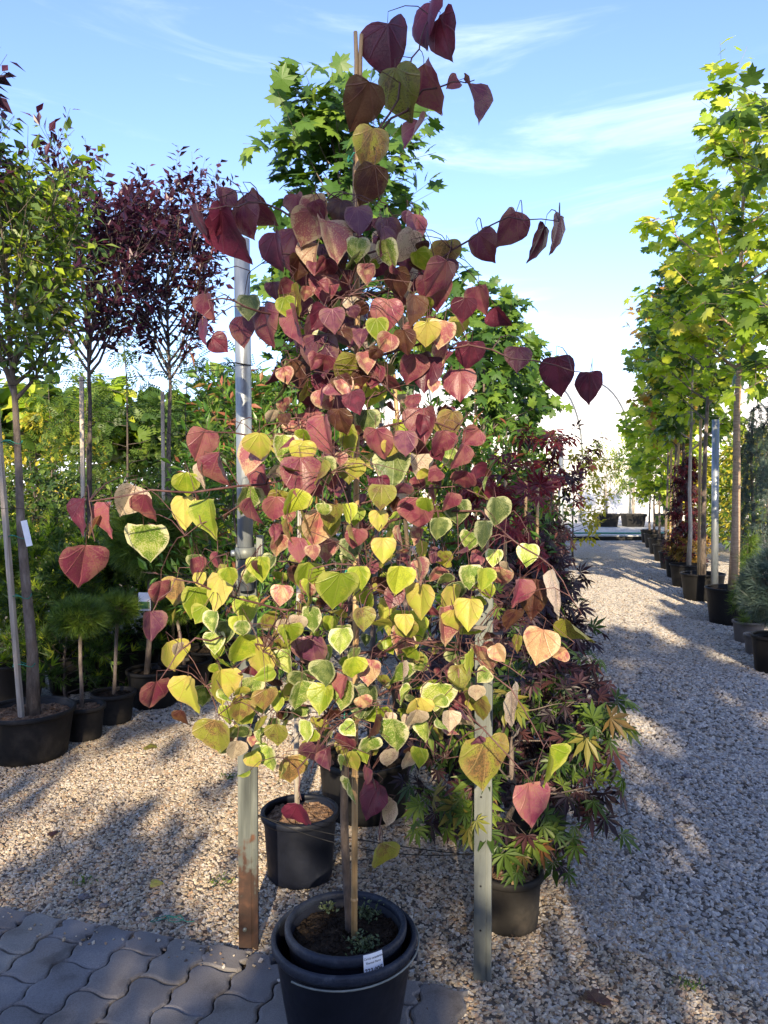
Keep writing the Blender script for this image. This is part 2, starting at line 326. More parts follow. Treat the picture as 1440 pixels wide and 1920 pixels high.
M['l_litter'] = leaf_mat('dry_scrap', G3((0.035, 0.022, 0.014), (0.10, 0.06, 0.03), (0.22, 0.15, 0.07)), 0.1, 0.8)
def red_mat(name, a, c, margin, speck, spk_amt, marg_amt, vein, trans=0.3):
    """large heart leaf: a/c mottled blade, speckles, pale margin, palmate veins"""
    m, nt, b = new_mat(name)
    oi = nd(nt, 'ShaderNodeObjectInfo'); uv = nd(nt, 'ShaderNodeUVMap', uv_map='UVMap')
    sp = nd(nt, 'ShaderNodeSeparateXYZ'); nt.links.new(uv.outputs[0], sp.inputs[0])
    x = math_n(nt, 'SUBTRACT', sp.outputs[0], 0.5); y = math_n(nt, 'SUBTRACT', sp.outputs[1], 0.1)
    cmb = nd(nt, 'ShaderNodeCombineXYZ'); nt.links.new(sp.outputs[0], cmb.inputs[0]); nt.links.new(sp.outputs[1], cmb.inputs[1])
    nt.links.new(math_n(nt, 'MULTIPLY', oi.outputs['Random'], 37.0), cmb.inputs[2])
    big = nd(nt, 'ShaderNodeTexNoise', i_Scale=2.4, i_Detail=3.0); fine = nd(nt, 'ShaderNodeTexNoise', i_Scale=30.0, i_Detail=4.0, i_Roughness=0.7)
    for q in (big, fine): nt.links.new(cmb.outputs[0], q.inputs['Vector'])
    k = ramp(nt, [(0.44, (0, 0, 0)), (0.57, (1, 1, 1))], math_n(nt, 'ADD', big.outputs[0], math_n(nt, 'MULTIPLY_ADD', oi.outputs['Random'], 0.24, -0.12)))
    col = mixc(nt, k.outputs[0], a, c)
    if spk_amt > 0:
        s1 = math_n(nt, 'ADD', fine.outputs[0], math_n(nt, 'MULTIPLY_ADD', big.outputs[0], 0.5, -0.25))
        sm = ramp(nt, [(0.52, (0, 0, 0)), (0.57, (1, 1, 1))], s1)
        col = mixc(nt, math_n(nt, 'MULTIPLY', sm.outputs[0], spk_amt), col, speck)
    if marg_amt > 0:
        ed = nd(nt, 'ShaderNodeAttribute', attribute_name='edge')
        e = math_n(nt, 'ADD', ed.outputs['Fac'], math_n(nt, 'MULTIPLY_ADD', fine.outputs[0], 0.7, -0.35))
        e = math_n(nt, 'ADD', e, math_n(nt, 'MULTIPLY_ADD', big.outputs[0], 0.8, -0.4))
        em = ramp(nt, [(0.74, (0, 0, 0)), (0.84, (1, 1, 1))], e)
        col = mixc(nt, math_n(nt, 'MULTIPLY', em.outputs[0], marg_amt), col, margin)
    # palmate veins from the petiole
    th = math_n(nt, 'ARCTAN2', x, y); rr = math_n(nt, 'POWER', math_n(nt, 'ADD', math_n(nt, 'MULTIPLY', x, x), math_n(nt, 'MULTIPLY', y, y)), 0.5)
    wob = math_n(nt, 'ADD', th, math_n(nt, 'MULTIPLY_ADD', big.outputs[0], 0.16, -0.08))
    dv = math_n(nt, 'MULTIPLY', math_n(nt, 'PINGPONG', wob, R(15.5)), rr)
    vm = ramp(nt, [(0.0, (1, 1, 1)), (0.010, (0.7, 0.7, 0.7)), (0.022, (0, 0, 0))], dv)
    wv = nd(nt, 'ShaderNodeTexVoronoi', feature='DISTANCE_TO_EDGE', i_Scale=16.0); nt.links.new(cmb.outputs[0], wv.inputs['Vector'])
    sm2 = ramp(nt, [(0.0, (1, 1, 1)), (0.06, (0, 0, 0))], wv.outputs['Distance'])
    vt = math_n(nt, 'MAXIMUM', vm.outputs[0], math_n(nt, 'MULTIPLY', sm2.outputs[0], 0.3))
    col = mixc(nt, math_n(nt, 'MULTIPLY', vt, 0.5), col, vein)
    hs = nd(nt, 'ShaderNodeHueSaturation'); nt.links.new(col, hs.inputs['Color'])
    nt.links.new(math_n(nt, 'MULTIPLY_ADD', oi.outputs['Random'], 0.4, 0.8), hs.inputs['Value'])
    col = hs.outputs[0]
    nt.links.new(col, b.inputs['Base Color']); b.inputs['Roughness'].default_value = 0.42; b.inputs['Specular IOR Level'].default_value = 0.45
    hgt = math_n(nt, 'ADD', math_n(nt, 'MULTIPLY', vt, -1.0), math_n(nt, 'MULTIPLY', big.outputs[0], 0.8))
    bp = nd(nt, 'ShaderNodeBump', i_Strength=0.55, i_Distance=0.0025); nt.links.new(hgt, bp.inputs['Height']); nt.links.new(bp.outputs[0], b.inputs['Normal'])
    tr = nd(nt, 'ShaderNodeBsdfTranslucent'); nt.links.new(mixc(nt, 1.0, col, (1.25, 1.15, 0.7), 'MULTIPLY'), tr.inputs[0])
    mx = nd(nt, 'ShaderNodeMixShader'); mx.inputs[0].default_value = trans
    nt.links.new(b.outputs[0], mx.inputs[1]); nt.links.new(tr.outputs[0], mx.inputs[2])
    nt.links.new(mx.outputs[0], nt.nodes['Material Output'].inputs[0]); return m
CREAM = (0.62, 0.60, 0.36)
RED = {
 'B': red_mat('burgundy_leaf', (0.085, 0.013, 0.032), (0.15, 0.020, 0.048), (0.2, .06, .06), (.17, .04, .055), 0.25, 0, (0.17, 0.04, 0.06)),
 'D': red_mat('brown_leaf', (0.055, 0.016, 0.014), (0.085, 0.036, 0.018), (.14, .11, .04), (.12, .06, .03), 0.5, 0.2, (0.13, 0.05, 0.035)),
 'R': red_mat('rose_leaf', (0.155, 0.026, 0.056), (0.22, 0.060, 0.085), (0.30, .16, .12), (.22, .12, .07), 0.6, 0.35, (0.28, 0.10, 0.10)),
 'P': red_mat('purple_leaf', (0.11, 0.030, 0.070), (0.19, 0.065, 0.105), (.30, .20, .12), (.16, .10, .06), 0.55, 0.3, (0.23, 0.10, 0.12)),
 'K': red_mat('pink_leaf', (0.29, 0.09, 0.10), (0.38, 0.24, 0.13), (.58, .46, .30), (.55, .40, .22), 0.65, 0.6, (0.42, 0.13, 0.11)),
 'L': red_mat('lime_heart_leaf', (0.22, 0.31, 0.02), (0.36, 0.41, 0.035), (0.56, 0.55, .14), (.13, .20, .02), 0.5, 0.6, (0.34, 0.38, 0.07), 0.4),
 'Y': red_mat('yellow_heart_leaf', (0.40, 0.42, 0.06), (0.48, 0.42, 0.10), (0.60, 0.42, .16), (.36, .28, .06), 0.4, 0.4, (0.46, 0.34, 0.09), 0.35),
 'V': red_mat('variegated_leaf', (0.13, 0.22, 0.025), (0.28, 0.37, 0.04), CREAM, (0.55, 0.54, 0.26), 0.75, 1.0, (0.32, 0.38, 0.12), 0.35),
 'G': red_mat('shaded_green_heart_leaf', (0.055, 0.09, 0.022), (0.11, 0.15, 0.035), (0.38, 0.40, .20), (.24, .27, .11), 0.6, 0.9, (0.17, 0.20, 0.07)),  # variegated leaf in shade, the shade put into its darker green
 'O': red_mat('olive_leaf', (0.23, 0.24, 0.035), (0.25, 0.14, 0.055), (0.36, 0.32, .09), (.08, .06, .025), 0.9, 0.4, (0.30, 0.22, 0.08)),
 'W': red_mat('pale_leaf', (0.46, 0.38, 0.27), (0.54, 0.40, 0.32), (0.58, .50, .40), (.17, .13, .08), 0.85, 0.4, (0.46, 0.34, 0.26)),
}
RKEYS = list(RED)

# ------------------------------------------------------------------ ground, gravel, paving
def sheet(name, poly, z, mat, kind='structure'):
    o = link(name, pm(name, [(p[0], p[1], z) for p in poly], [list(range(len(poly)))], False), mat); o['kind'] = kind; return o
sheet('ground', [(-300, -150), (300, -150), (300, 500), (-300, 500)], 0.0, M['ground'])

def gravel(name, label, poly_list, dens, smin, smax, mat, seed, z=0.001):
    V = []; F = []
    for p in poly_list:
        b = len(V); V += [(q[0], q[1], z) for q in p]; F.append(list(range(b, b + len(p))))
    o = link(name, pm(name, V, F, False), mat); tag(o, label, 'gravel', None, 'stuff')
    ng = bpy.data.node_groups.new(name + '_nodes', 'GeometryNodeTree')
    ng.interface.new_socket('Geometry', in_out='INPUT', socket_type='NodeSocketGeometry')
    ng.interface.new_socket('Geometry', in_out='OUTPUT', socket_type='NodeSocketGeometry')
    gi = ng.nodes.new('NodeGroupInput'); go = ng.nodes.new('NodeGroupOutput')
    dp = ng.nodes.new('GeometryNodeDistributePointsOnFaces'); dp.inputs['Density'].default_value = dens; dp.inputs['Seed'].default_value = seed
    ico = ng.nodes.new('GeometryNodeMeshIcoSphere'); ico.inputs['Radius'].default_value = 1.0; ico.inputs['Subdivisions'].default_value = 2
    nz = ng.nodes.new('ShaderNodeTexNoise'); nz.inputs['Scale'].default_value = 1.1; nz.inputs['Detail'].default_value = 1.0
    sb = ng.nodes.new('ShaderNodeVectorMath'); sb.operation = 'SUBTRACT'; sb.inputs[1].default_value = (.5, .5, .5); ng.links.new(nz.outputs['Color'], sb.inputs[0])
    sc = ng.nodes.new('ShaderNodeVectorMath'); sc.operation = 'SCALE'; sc.inputs['Scale'].default_value = 1.7; ng.links.new(sb.outputs[0], sc.inputs[0])
    sp = ng.nodes.new('GeometryNodeSetPosition'); ng.links.new(ico.outputs[0], sp.inputs['Geometry']); ng.links.new(sc.outputs[0], sp.inputs['Offset'])
    tf = ng.nodes.new('GeometryNodeTransform'); tf.inputs['Scale'].default_value = (1.0, 0.72, 0.5); ng.links.new(sp.outputs[0], tf.inputs[0])
    sm = ng.nodes.new('GeometryNodeSetMaterial'); sm.inputs['Material'].default_value = mat; ng.links.new(tf.outputs[0], sm.inputs[0])
    ip = ng.nodes.new('GeometryNodeInstanceOnPoints'); ng.links.new(dp.outputs['Points'], ip.inputs['Points']); ng.links.new(sm.outputs[0], ip.inputs['Instance'])
    rr = ng.nodes.new('FunctionNodeRandomValue'); rr.data_type = 'FLOAT_VECTOR'; rr.inputs[0].default_value = (-0.6, -0.6, 0); rr.inputs[1].default_value = (0.6, 0.6, 6.283)
    er = ng.nodes.new('FunctionNodeEulerToRotation'); ng.links.new(rr.outputs[0], er.inputs[0]); ng.links.new(er.outputs[0], ip.inputs['Rotation'])
    rs = ng.nodes.new('FunctionNodeRandomValue'); rs.data_type = 'FLOAT'; rs.inputs[2].default_value = smin; rs.inputs[3].default_value = smax
    rs2 = ng.nodes.new('ShaderNodeMath'); rs2.operation = 'MULTIPLY'; rs3 = ng.nodes.new('FunctionNodeRandomValue'); rs3.data_type = 'FLOAT'
    rs3.inputs[2].default_value = 0.75; rs3.inputs[3].default_value = 1.25; rs3.inputs['Seed'].default_value = 5
    ng.links.new(rs.outputs[1], rs2.inputs[0]); ng.links.new(rs3.outputs[1], rs2.inputs[1]); ng.links.new(rs2.outputs[0], ip.inputs['Scale'])
    ng.links.new(ip.outputs[0], go.inputs[0]); ng.links.new(gi.outputs[0], dp.inputs[0])
    o.modifiers.new('scatter', 'NODES').node_group = ng
    return o
M['bed'] = noisy('dark_gravel_bed', [(0.3, (0.06, 0.05, 0.04)), (0.55, (0.12, 0.10, 0.08)), (0.75, (0.20, 0.17, 0.14))], 25, 0.95, 0.8, spec=0.1, bscale=160)  # soil-brown bed, darkened to give the shade in the gaps between stones
EDGE0 = Vector((-0.383, 2.487, 0))                       # a point on the paving's front edge
ea, eb = EDGE0 - Vv * 2.2, EDGE0 + Vv * 2.4
B0 = EDGE0 + Vv * 1.15                                   # border tan / grey gravel
far = lambda p, d: p + U * d
B1 = B0 + U * 2.2
sheet('gravel_bed', [ea - U * .5, B0 + Vv * 1.7 - U * .5, B0 + Vv * 3.4 + U * 8, B0 - Vv * .6 + U * 8, B0 - Vv * .6 + U * 3.8, B1 - Vv * 4.4 + U * 1.6], .0008, M['bed'])
gravel('gravel', 'fine tan and white gravel between the paving and the pots', [[ea - U * .012, B0 - U * .012, B1, B1 - Vv * 3.8], [EDGE0 + Vv * .35 - U * .5, B0 - U * .5, B0, EDGE0 + Vv * .35], [B0 - U * .5, B0 + Vv * 1.7 - U * .5, B0 + Vv * 2.0 + U * .30, B0 + Vv * .5 + U * .45, B0 + U * .75]], 10500, 0.0045, 0.0115, M['tan'], 1)
gravel('coarse_gravel', 'coarser pale grey gravel of the path', [[B0 - Vv * .2 + U * .45, B0 + Vv * .5 + U * .25, B0 + Vv * 1.9 + U * .10, B0 + Vv * 2.6 + U * 2.6, B0 - Vv * .35 + U * 2.6]], 5600, 0.007, 0.0165, M['stone'], 2)
gravel('distant_gravel', 'pale gravel farther along the path', [[B0 - Vv * .6 + U * 2.3, B0 + Vv * 2.6 + U * 2.3, B0 + Vv * 3.4 + U * 8, B0 - Vv * .6 + U * 8], [B0 - Vv * .6 + U * 8, B0 + Vv * 3.4 + U * 8, B0 + Vv * 3.6 + U * 15, B0 - Vv * .6 + U * 15], [B1 - Vv * 3.8, B1 - Vv * .6, B1 - Vv * .6 + U * 1.6, B1 - Vv * 4.4 + U * 1.6]], 2900, 0.010, 0.022, M['stone'], 3)

gravel('spilled_gravel', 'stray gravel bits spilled over the paving edge', [[EDGE0 - Vv * 2 - U * .10, EDGE0 + Vv * .5 - U * .10, EDGE0 + Vv * .5 + U * .01, EDGE0 - Vv * 2 + U * .01]], 420, 0.003, 0.008, M['tan'], 9, .024)
pav = thing('paving', 'grey interlocking wavy concrete paving at the gravel edge', 'paving', (0, 0, 0)); pav['kind'] = 'structure'
del pav['category']
pc = [EDGE0 - Vv * 2.0 - U * .02, EDGE0 + Vv * .5 - U * .02, EDGE0 + Vv * .5 - U * 1.5, EDGE0 - Vv * 2.0 - U * 1.5]
link('joint_bed', pm('joint_bed', [(p.x, p.y, 0.004) for p in pc], [[3, 2, 1, 0]], False), M['soil'], pav)
PW, PL, GAP = 0.148, 0.22, 0.003
def paver_mesh():
    def edge(n=10):
        pts = []
        a1, a2 = 0.011, 0.008
        for i in range(n): s = i / n; pts.append((-PW / 2 + PW * s, -PL / 2 + a2 * math.sin(2 * math.pi * s)))
        for i in range(n): s = i / n; pts.append((PW / 2 + a1 * math.sin(4 * math.pi * s), -PL / 2 + PL * s))
        for i in range(n): s = 1 - i / n; pts.append((-PW / 2 + PW * s, PL / 2 + a2 * math.sin(2 * math.pi * s)))
        for i in range(n): s = 1 - i / n; pts.append((-PW / 2 + a1 * math.sin(4 * math.pi * s), -PL / 2 + PL * s))
        return pts
    e = edge(); n = len(e); V = []; F = []
    for (ins, z) in ((GAP, 0.0), (GAP, 0.011), (GAP + 0.004, 0.0145), (0.012, 0.0165)):
        for (x, y) in e:
            k = 1 - ins / (0.5 * (PW if abs(x) / PW > abs(y) / PL else PL)); V.append((x * (1 - ins * 2 / PW), y * (1 - ins * 2 / PL), z))
    for i in range(3):
        for k in range(n): F.append([i * n + k, i * n + (k + 1) % n, (i + 1) * n + (k + 1) % n, (i + 1) * n + k])
    F.append([3 * n + k for k in range(n)])
    return pm('paver', V, F, False)
pmesh = paver_mesh(); pmesh.materials.append(M['paver'])
for i in range(-12, 5):
    for j in range(-1 if i % 2 else 0, 6):
        o = bpy.data.objects.new('paver', pmesh); COL.objects.link(o); o.parent = pav
        c = EDGE0 + Vv * (i * PW) - U * (PL * (j + 0.5 + (0.5 if i % 2 else 0.0)) - 0.03)
        if j < 0: c = EDGE0 + Vv * (i * PW) - U * (PL * .25 - .03); o.scale = (1, .5, 1)
        o.location = (c.x, c.y, rnd.uniform(0.001, 0.007)); o.rotation_euler = (rnd.uniform(-.012, .012), rnd.uniform(-.012, .012), -PA)

# ------------------------------------------------------------------ leaf templates (x width, y length, z normal)
def T(V, F): return np.array(V, float), np.array(F, int)
OVATE = T([(0, 0, 0), (.25, .42, .07), (0, 1, -.04), (-.25, .42, .07), (0, .46, 0)], [(0, 1, 4), (1, 2, 4), (2, 3, 4), (3, 0, 4)])
NARROW = T([(0, 0, 0), (.15, .45, .05), (0, 1, -.06), (-.15, .45, .05), (0, .48, 0)], [(0, 1, 4), (1, 2, 4), (2, 3, 4), (3, 0, 4)])
def fan(half, cy=.36, droop=.22):
    o = half + [(-x, y) for (x, y) in half[::-1] if abs(x) > 1e-6]
    V = [(0, cy, 0.03)] + [(x, y, -droop * (x * x + (y - cy) ** 2)) for x, y in o]; n = len(o)
    return T(V, [(0, 1 + i, 1 + (i + 1) % n) for i in range(n)])
MAPLE = fan([(0, 0), (.20, -.06), (.45, -.02), (.33, .16), (.58, .36), (.46, .42), (.60, .66), (.34, .60), (.19, .56), (.22, .80), (.10, .80), (0, 1.04)])
TULIP = fan([(0, 0), (.20, -.05), (.42, .10), (.40, .28), (.54, .42), (.44, .62), (.22, .60), (.26, .86), (.10, .80), (0, .92)], .4, .3)
HEARTS = fan([(0, 0), (.18, .08 - .14), (.42, .02), (.50, .25), (.42, .55), (.2, .85), (0, 1.05)], .4, .3)
def palm(n=7, w=.125):
    V = []; F = []
    for i in range(n):
        a = R(-105 + 210 * i / (n - 1)); l = 1.0 - .45 * abs(a) / R(105); d = np.array([math.sin(a), math.cos(a)]); p = np.array([d[1], -d[0]]); b = len(V)
        for q, z in ((d * 0, .02), (d * l * .5 + p * w * l, .0), (d * l, -.14), (d * l * .5 - p * w * l, .0)): V.append((q[0], q[1] + .1, z))
        F += [(b, b + 1, b + 2), (b, b + 2, b + 3)]
    return T(V, F)
PALM = palm(); PALM5 = palm(5, .14)
def pinn(n=5, w=.07, ll=.32):
    V = []; F = []
    for i in range(n):
        y = .2 + .7 * i / (n - 1)
        for sg in (-1, 1):
            b = len(V); V += [(0, y, 0), (sg * ll * .5 , y + .06 + w, .02), (sg * ll, y + .12, -.06), (sg * ll * .5, y + .06 - w, .02)]; F += [(b, b + 1, b + 2), (b, b + 2, b + 3)]
    b = len(V); V += [(-.012, 0, 0), (.012, 0, 0), (0, 1, 0)]; F.append((b, b + 1, b + 2)); return T(V, F)
PINN = pinn()
def tuft(n=16, spread=.9, w=.022, sd=3):
    g = random.Random(sd); V = []; F = []
    for i in range(n):
        a = 2 * math.pi * i / n + g.uniform(-.3, .3); s = spread * math.sqrt(g.random()); l = g.uniform(.7, 1)
        d = Vector((math.cos(a) * s, 1 - s * .45, math.sin(a) * s)).normalized() * l; p = d.orthogonal().normalized() * w; b = len(V)
        V += [tuple(-p), tuple(p), tuple(d)]; F.append((b, b + 1, b + 2))
    return T(V, F)
TUFT = tuft(); SPRAY = tuft(9, .6, .06, 5)

def frames(D, Nn):
    D = D / np.linalg.norm(D, axis=1, keepdims=True)
    X = np.cross(D, Nn); X /= (np.linalg.norm(X, axis=1, keepdims=True) + 1e-9); Z = np.cross(X, D)
    return np.stack([X, D, Z], 1)
def cloud(name, tpl, P, D, Nn, S, mat, parent, rng, tone=None):
    tv, tf = tpl; L = len(P)
    if L == 0: return None
    Fm = frames(D, Nn)
    W = P[:, None, :] + S[:, None, None] * np.einsum('ni,lij->lnj', tv, Fm)
    F = (tf[None] + (np.arange(L) * len(tv))[:, None, None]).reshape(-1, tf.shape[1])
    tn = rng.random(L) if tone is None else tone
    me = fast(name, W.reshape(-1, 3), F, False, np.repeat(tn, len(tv)))
    return link(name, me, mat, parent, 'stuff')
def singles(name, tpl, P, D, Nn, S, mat, parent):
    """leaves large enough to pick apart: one part object each, one shared mesh"""
    tv, tf = tpl; me = fast(name, tv, tf, False); me.materials.append(mat); Fm = frames(D, Nn); rl = rootloc(parent)
    for i in range(len(P)):
        o = bpy.data.objects.new(name, me); COL.objects.link(o); o.parent = parent
        m3 = Matrix(Fm[i].T.tolist()); m4 = m3.to_4x4(); s = float(S[i])
        o.matrix_basis = Matrix.Translation(Vector(P[i]) - rl) @ m4 @ Matrix.Diagonal((s, s, s, 1))

def lerp_poly(pts, s):
    k = s * (len(pts) - 1); i = min(int(k), len(pts) - 2); return pts[i].lerp(pts[i + 1], k - i)
PROF = {'oval': lambda t: math.sin(math.pi * min(1, max(0, .10 + .86 * t))) ** .7, 'cone': lambda t: (1 - t) ** .75 * .95 + .06, 'flat': lambda t: 1.0,
        'vase': lambda t: .45 + .75 * math.sin(math.pi * (.15 + .75 * t)), 'col': lambda t: (1 - t ** 3) * .9 + .1, 'ball': lambda t: math.sqrt(max(0.02, 1 - (2 * t - 1) ** 2))}
def tree(name, label, cat, base, H, hb, Rc, nl, rise, ntw, twl, nlf, ls, tpl, lmat, seed, bark='bark', tr=.03, prof='oval', lean=(0, 0), droop=.35,
         group=None, single=None, face=None, curve=.25, nsub=0, top=True, wob=.02, flat=.6, stems=1, jit=.0, extra=None):
    g = random.Random(seed); ng = np.random.default_rng(seed); base = Vector(base)
    root = thing(name, label, cat, base, group)
    tk = MB(); br = MB(); P = []; D = []; Nn = []; S = []
    for st in range(stems):
        off = Vector((0, 0, 0)) if stems == 1 else Vector((g.uniform(-.5, .5) * Rc * .5, g.uniform(-.5, .5) * Rc * .5, 0))
        m = 9; lead = []
        for i in range(m):
            t = i / (m - 1)
            lead.append(base + off * (.25 + t) + Vector((lean[0] * t + g.uniform(-wob, wob) * (0 < i), lean[1] * t + g.uniform(-wob, wob) * (0 < i), H * t)))
        tk.tube(lead, [tr * (1.25 if i == 0 else 1) * (1 - .85 * (i / (m - 1)) ** 1.1) for i in range(m)], 8)
        for i in range(nl):
            t = (i + g.random()) / nl * (.98 if top else .9); z = hb + (H - hb) * t * .95; start = lerp_poly(lead, z / H)
            az = i * 2.4 + g.uniform(-.5, .5); L = Rc * PROF[prof](t) * g.uniform(.62, 1.25); out = Vector((math.cos(az), math.sin(az), 0))
            rs = rise * (1 if prof != 'cone' else (.5 + t))
            lim = [start + out * (L * s) + Vector((0, 0, L * rs * (s ** (1 + curve)))) + Vector((g.uniform(-1, 1), g.uniform(-1, 1), g.uniform(-1, 1))) * (.03 * L * (s > 0)) for s in (0, .3, .6, .85, 1.0)]
            r0 = max(.003, tr * .42 * (1 - .7 * t)); br.tube(lim, [r0, r0 * .8, r0 * .6, r0 * .4, r0 * .2], 5, False)
            for j in range(ntw):
                s = .22 + .78 * (j + g.random()) / ntw if j else 1.0
                p0 = lerp_poly(lim, min(s, 1.0))
                d = (out * .7 + Vector((g.gauss(0, .6), g.gauss(0, .6), g.gauss(0, .45) + rs * .55))).normalized(); tl = twl * g.uniform(.5, 1.3)
                p1 = p0 + d * tl * .5; p2 = p0 + d * tl + Vector((0, 0, (rs - .5) * .12 * tl)); br.tube([p0, p1, p2], [r0 * .35, r0 * .25, .0012], 3, False)
                for k in range(nlf):
                    f = (k + .6 * g.random() + .4) / nlf; q = lerp_poly([p0, p1, p2], min(1, f))
                    sd = d.cross(Vector((g.gauss(0, 1), g.gauss(0, 1), g.gauss(0, 1)))).normalized()
                    dd = d * .5 + sd * .8 + Vector((0, 0, -droop)); P.append(q + sd * (ls * .25) + Vector((g.gauss(0, 1), g.gauss(0, 1), g.gauss(0, 1))) * jit); D.append(dd)
                    nv = Vector((g.gauss(0, flat), g.gauss(0, flat), 1)) + out * .35
                    if face is not None: nv += Vector(face)
                    Nn.append(nv); S.append(ls * g.uniform(.65, 1.25))
    tk.link('trunk', M[bark], root); br.link('branches', M[bark], root)
    P = np.array(P); D = np.array(D); Nn = np.array(Nn); S = np.array(S)
    if single:
        nS, mat1, score = single
        sc = score(P); idx = np.argsort(sc)[::-1]; pick = idx[:nS]; rest = idx[nS:]
        singles('leaf', tpl, P[pick], D[pick], Nn[pick], S[pick] * 1.05, M[mat1], root)
        P, D, Nn, S = P[rest], D[rest], Nn[rest], S[rest]
    if extra is not None:                                   # a share of the leaves in a second colour
        mk = ng.random(len(P)) < extra[0]
        cloud('tinted_leaves', tpl, P[mk], D[mk], Nn[mk], S[mk], M[extra[1]], root, ng)
        P, D, Nn, S = P[~mk], D[~mk], Nn[~mk], S[~mk]
    cloud('crown', tpl, P, D, Nn, S, M[lmat], root, ng)
    return root

# ------------------------------------------------------------------ pots, stakes, posts
def pot(label, c, r, h, mat='black', fill='soil', soil=.05, taper=.8, group='nursery pots', lip=.018, name='plant_pot', tilt=0, seed=None):
    c = Vector(c); g = random.Random(seed if seed is not None else int(c.x * 1000 + c.y * 77)); root = thing(name, label, 'pot', c, group)
    rb = r * taper; n = 44; sl = lip
    rr = lambda z: rb + (r - lip * .6 - rb) * (z / h)
    b = MB().lathe([(0.001, .006), (rb * .96, .004), (rb, .012), (rr(h * .12), h * .12), (rr(h * .5), h * .5), (rr(h * .9), h * .9), (rr(h) , h * .985), (rr(h) - .005, h * .985), (rr(h * .8) - .006, h * .8), (rr(h * .4) - .006, h * .4)], c, n, .006, g.random() * 6)
    b.link('body', M[mat], root)
    MB().lathe([(r - lip, h - lip * 1.6), (r - .002, h - lip * 1.5), (r, h - lip * 1.1), (r, h - .004), (r - .004, h), (r - lip * .75, h), (r - lip, h - .004)], c, n, .006, 0, True).link('rim', M[mat], root)
    zs = h - soil; V = [c + Vector((0, 0, zs + .012))]; F = []; rings = 7; rs = rr(zs) - .007
    for i in range(1, rings + 1):
        for k in range(28):
            a = 2 * math.pi * k / 28; q = rs * i / rings
            V.append(c + Vector((q * math.cos(a), q * math.sin(a), zs + g.gauss(0, .006) + .012 * (1 - i / rings))))
    for k in range(28): F.append([0, 1 + k, 1 + (k + 1) % 28])
    for i in range(rings - 1):
        for k in range(28): a0 = 1 + i * 28; F.append([a0 + k, a0 + 28 + k, a0 + 28 + (k + 1) % 28, a0 + (k + 1) % 28])
    s = MB(); s.V = V; s.F = F
    for i in range(int(120 * (1 if r < .3 else 1.6))):           # bark crumbs and clods
        a = g.uniform(0, 6.283); q = rs * math.sqrt(g.random()) * .95; e = g.uniform(.006, .016) * (1.5 if fill == 'bark_chips' else .8)
        Mx = Matrix.Rotation(g.uniform(0, 6), 3, 'Z') @ Matrix.Rotation(g.uniform(-.6, .6), 3, 'X')
        s.box(c + Vector((q * math.cos(a), q * math.sin(a), zs + .006)), e * 1.8, e, e * .5, M=Mx)
    s.link('soil', M[fill], root, smooth=False)
    return root
def stake(label, p0, p1, r, mat='bamboo', name='bamboo_stake', square=False, group=None):
    p0, p1 = Vector(p0), Vector(p1); root = thing(name, label, 'stake', p0, group)
    if square:
        d = (p1 - p0); q = d.to_track_quat('Z', 'Y').to_matrix(); MB().box((p0 + p1) / 2, r * 2, r * 1.4, d.length, M=q).link('shaft', M[mat], root, False)
    else:
        MB().tube([p0.lerp(p1, i / 8) for i in range(9)], r, 9).link('shaft', M[mat], root)
        L = (p1 - p0).length; n = max(2, int(L / .32))
        for i in range(1, n):
            c = p0.lerp(p1, (i + rnd.uniform(-.1, .1)) / n); d = (p1 - p0).normalized()
            MB().tube([c - d * .006, c - d * .002, c + d * .002, c + d * .006], [r * 1.0, r * 1.16, r * 1.16, r * 1.0], 9).link('joint_ring', M[mat], root)
    return root

# ------------------------------------------------------------------ far buildings and deck
gh = thing('greenhouse', 'long white film greenhouse at the end of the path', 'greenhouse', (8, 31, 0))
gw = MB()
x0, x1, yw, zt = -2.0, 30.0, 31.0, 2.6
gw.box(((x0 + x1) / 2, yw + .1, zt / 2 + .1), x1 - x0, .16, zt).link('wall', M['filmwall'], gh, False)
rf = MB(); nseg = 14
prof = [(yw - .15 + 9 * (1 - math.cos(math.pi / 2 * i / nseg)), zt + .1 + 4.1 * math.sin(math.pi / 2 * i / nseg)) for i in range(nseg + 1)]
V = []; F = []
nx = 16
for i, (y, z) in enumerate(prof):
    for k in range(nx + 1):
        V.append((x0 + (x1 - x0) * k / nx, y, z + .03 * math.sin(k * 2.1)))
for i in range(nseg):
    for k in range(nx): a = i * (nx + 1) + k; F.append([a, a + 1, a + nx + 2, a + nx + 1])
link('roof', pm('roof', V, F, True), M['film'], gh)
for k in range(nx + 1):
    MB().tube([(x0 + (x1 - x0) * k / nx, y - .03, z + .02) for (y, z) in prof], .035, 6).link('hoop', M['galv_pale'], gh)
    MB().box((x0 + (x1 - x0) * k / nx, yw - .03, zt / 2 + .1), .07, .07, zt).link('wall_post', M['galv_pale'], gh, False)
deck = thing('deck', 'raised concrete loading strip before the greenhouse', 'deck', (8, 27, 0)); deck['kind'] = 'structure'; del deck['category']
MB().box((10, 26.4, .07), 26, 8.4, .14).link('slab', M['concrete'], deck, False)
MB().box((10, 22.15, .05), 26, .07, .12).link('kerb', M['black'], deck, False)
tag(MB().tube([(-1 + i * .6, 22.9 + .06 * math.sin(i * 1.7), .165) for i in range(28)], .025, 6).link('hose', M['twine']), 'green hose lying along the concrete strip', 'hose')

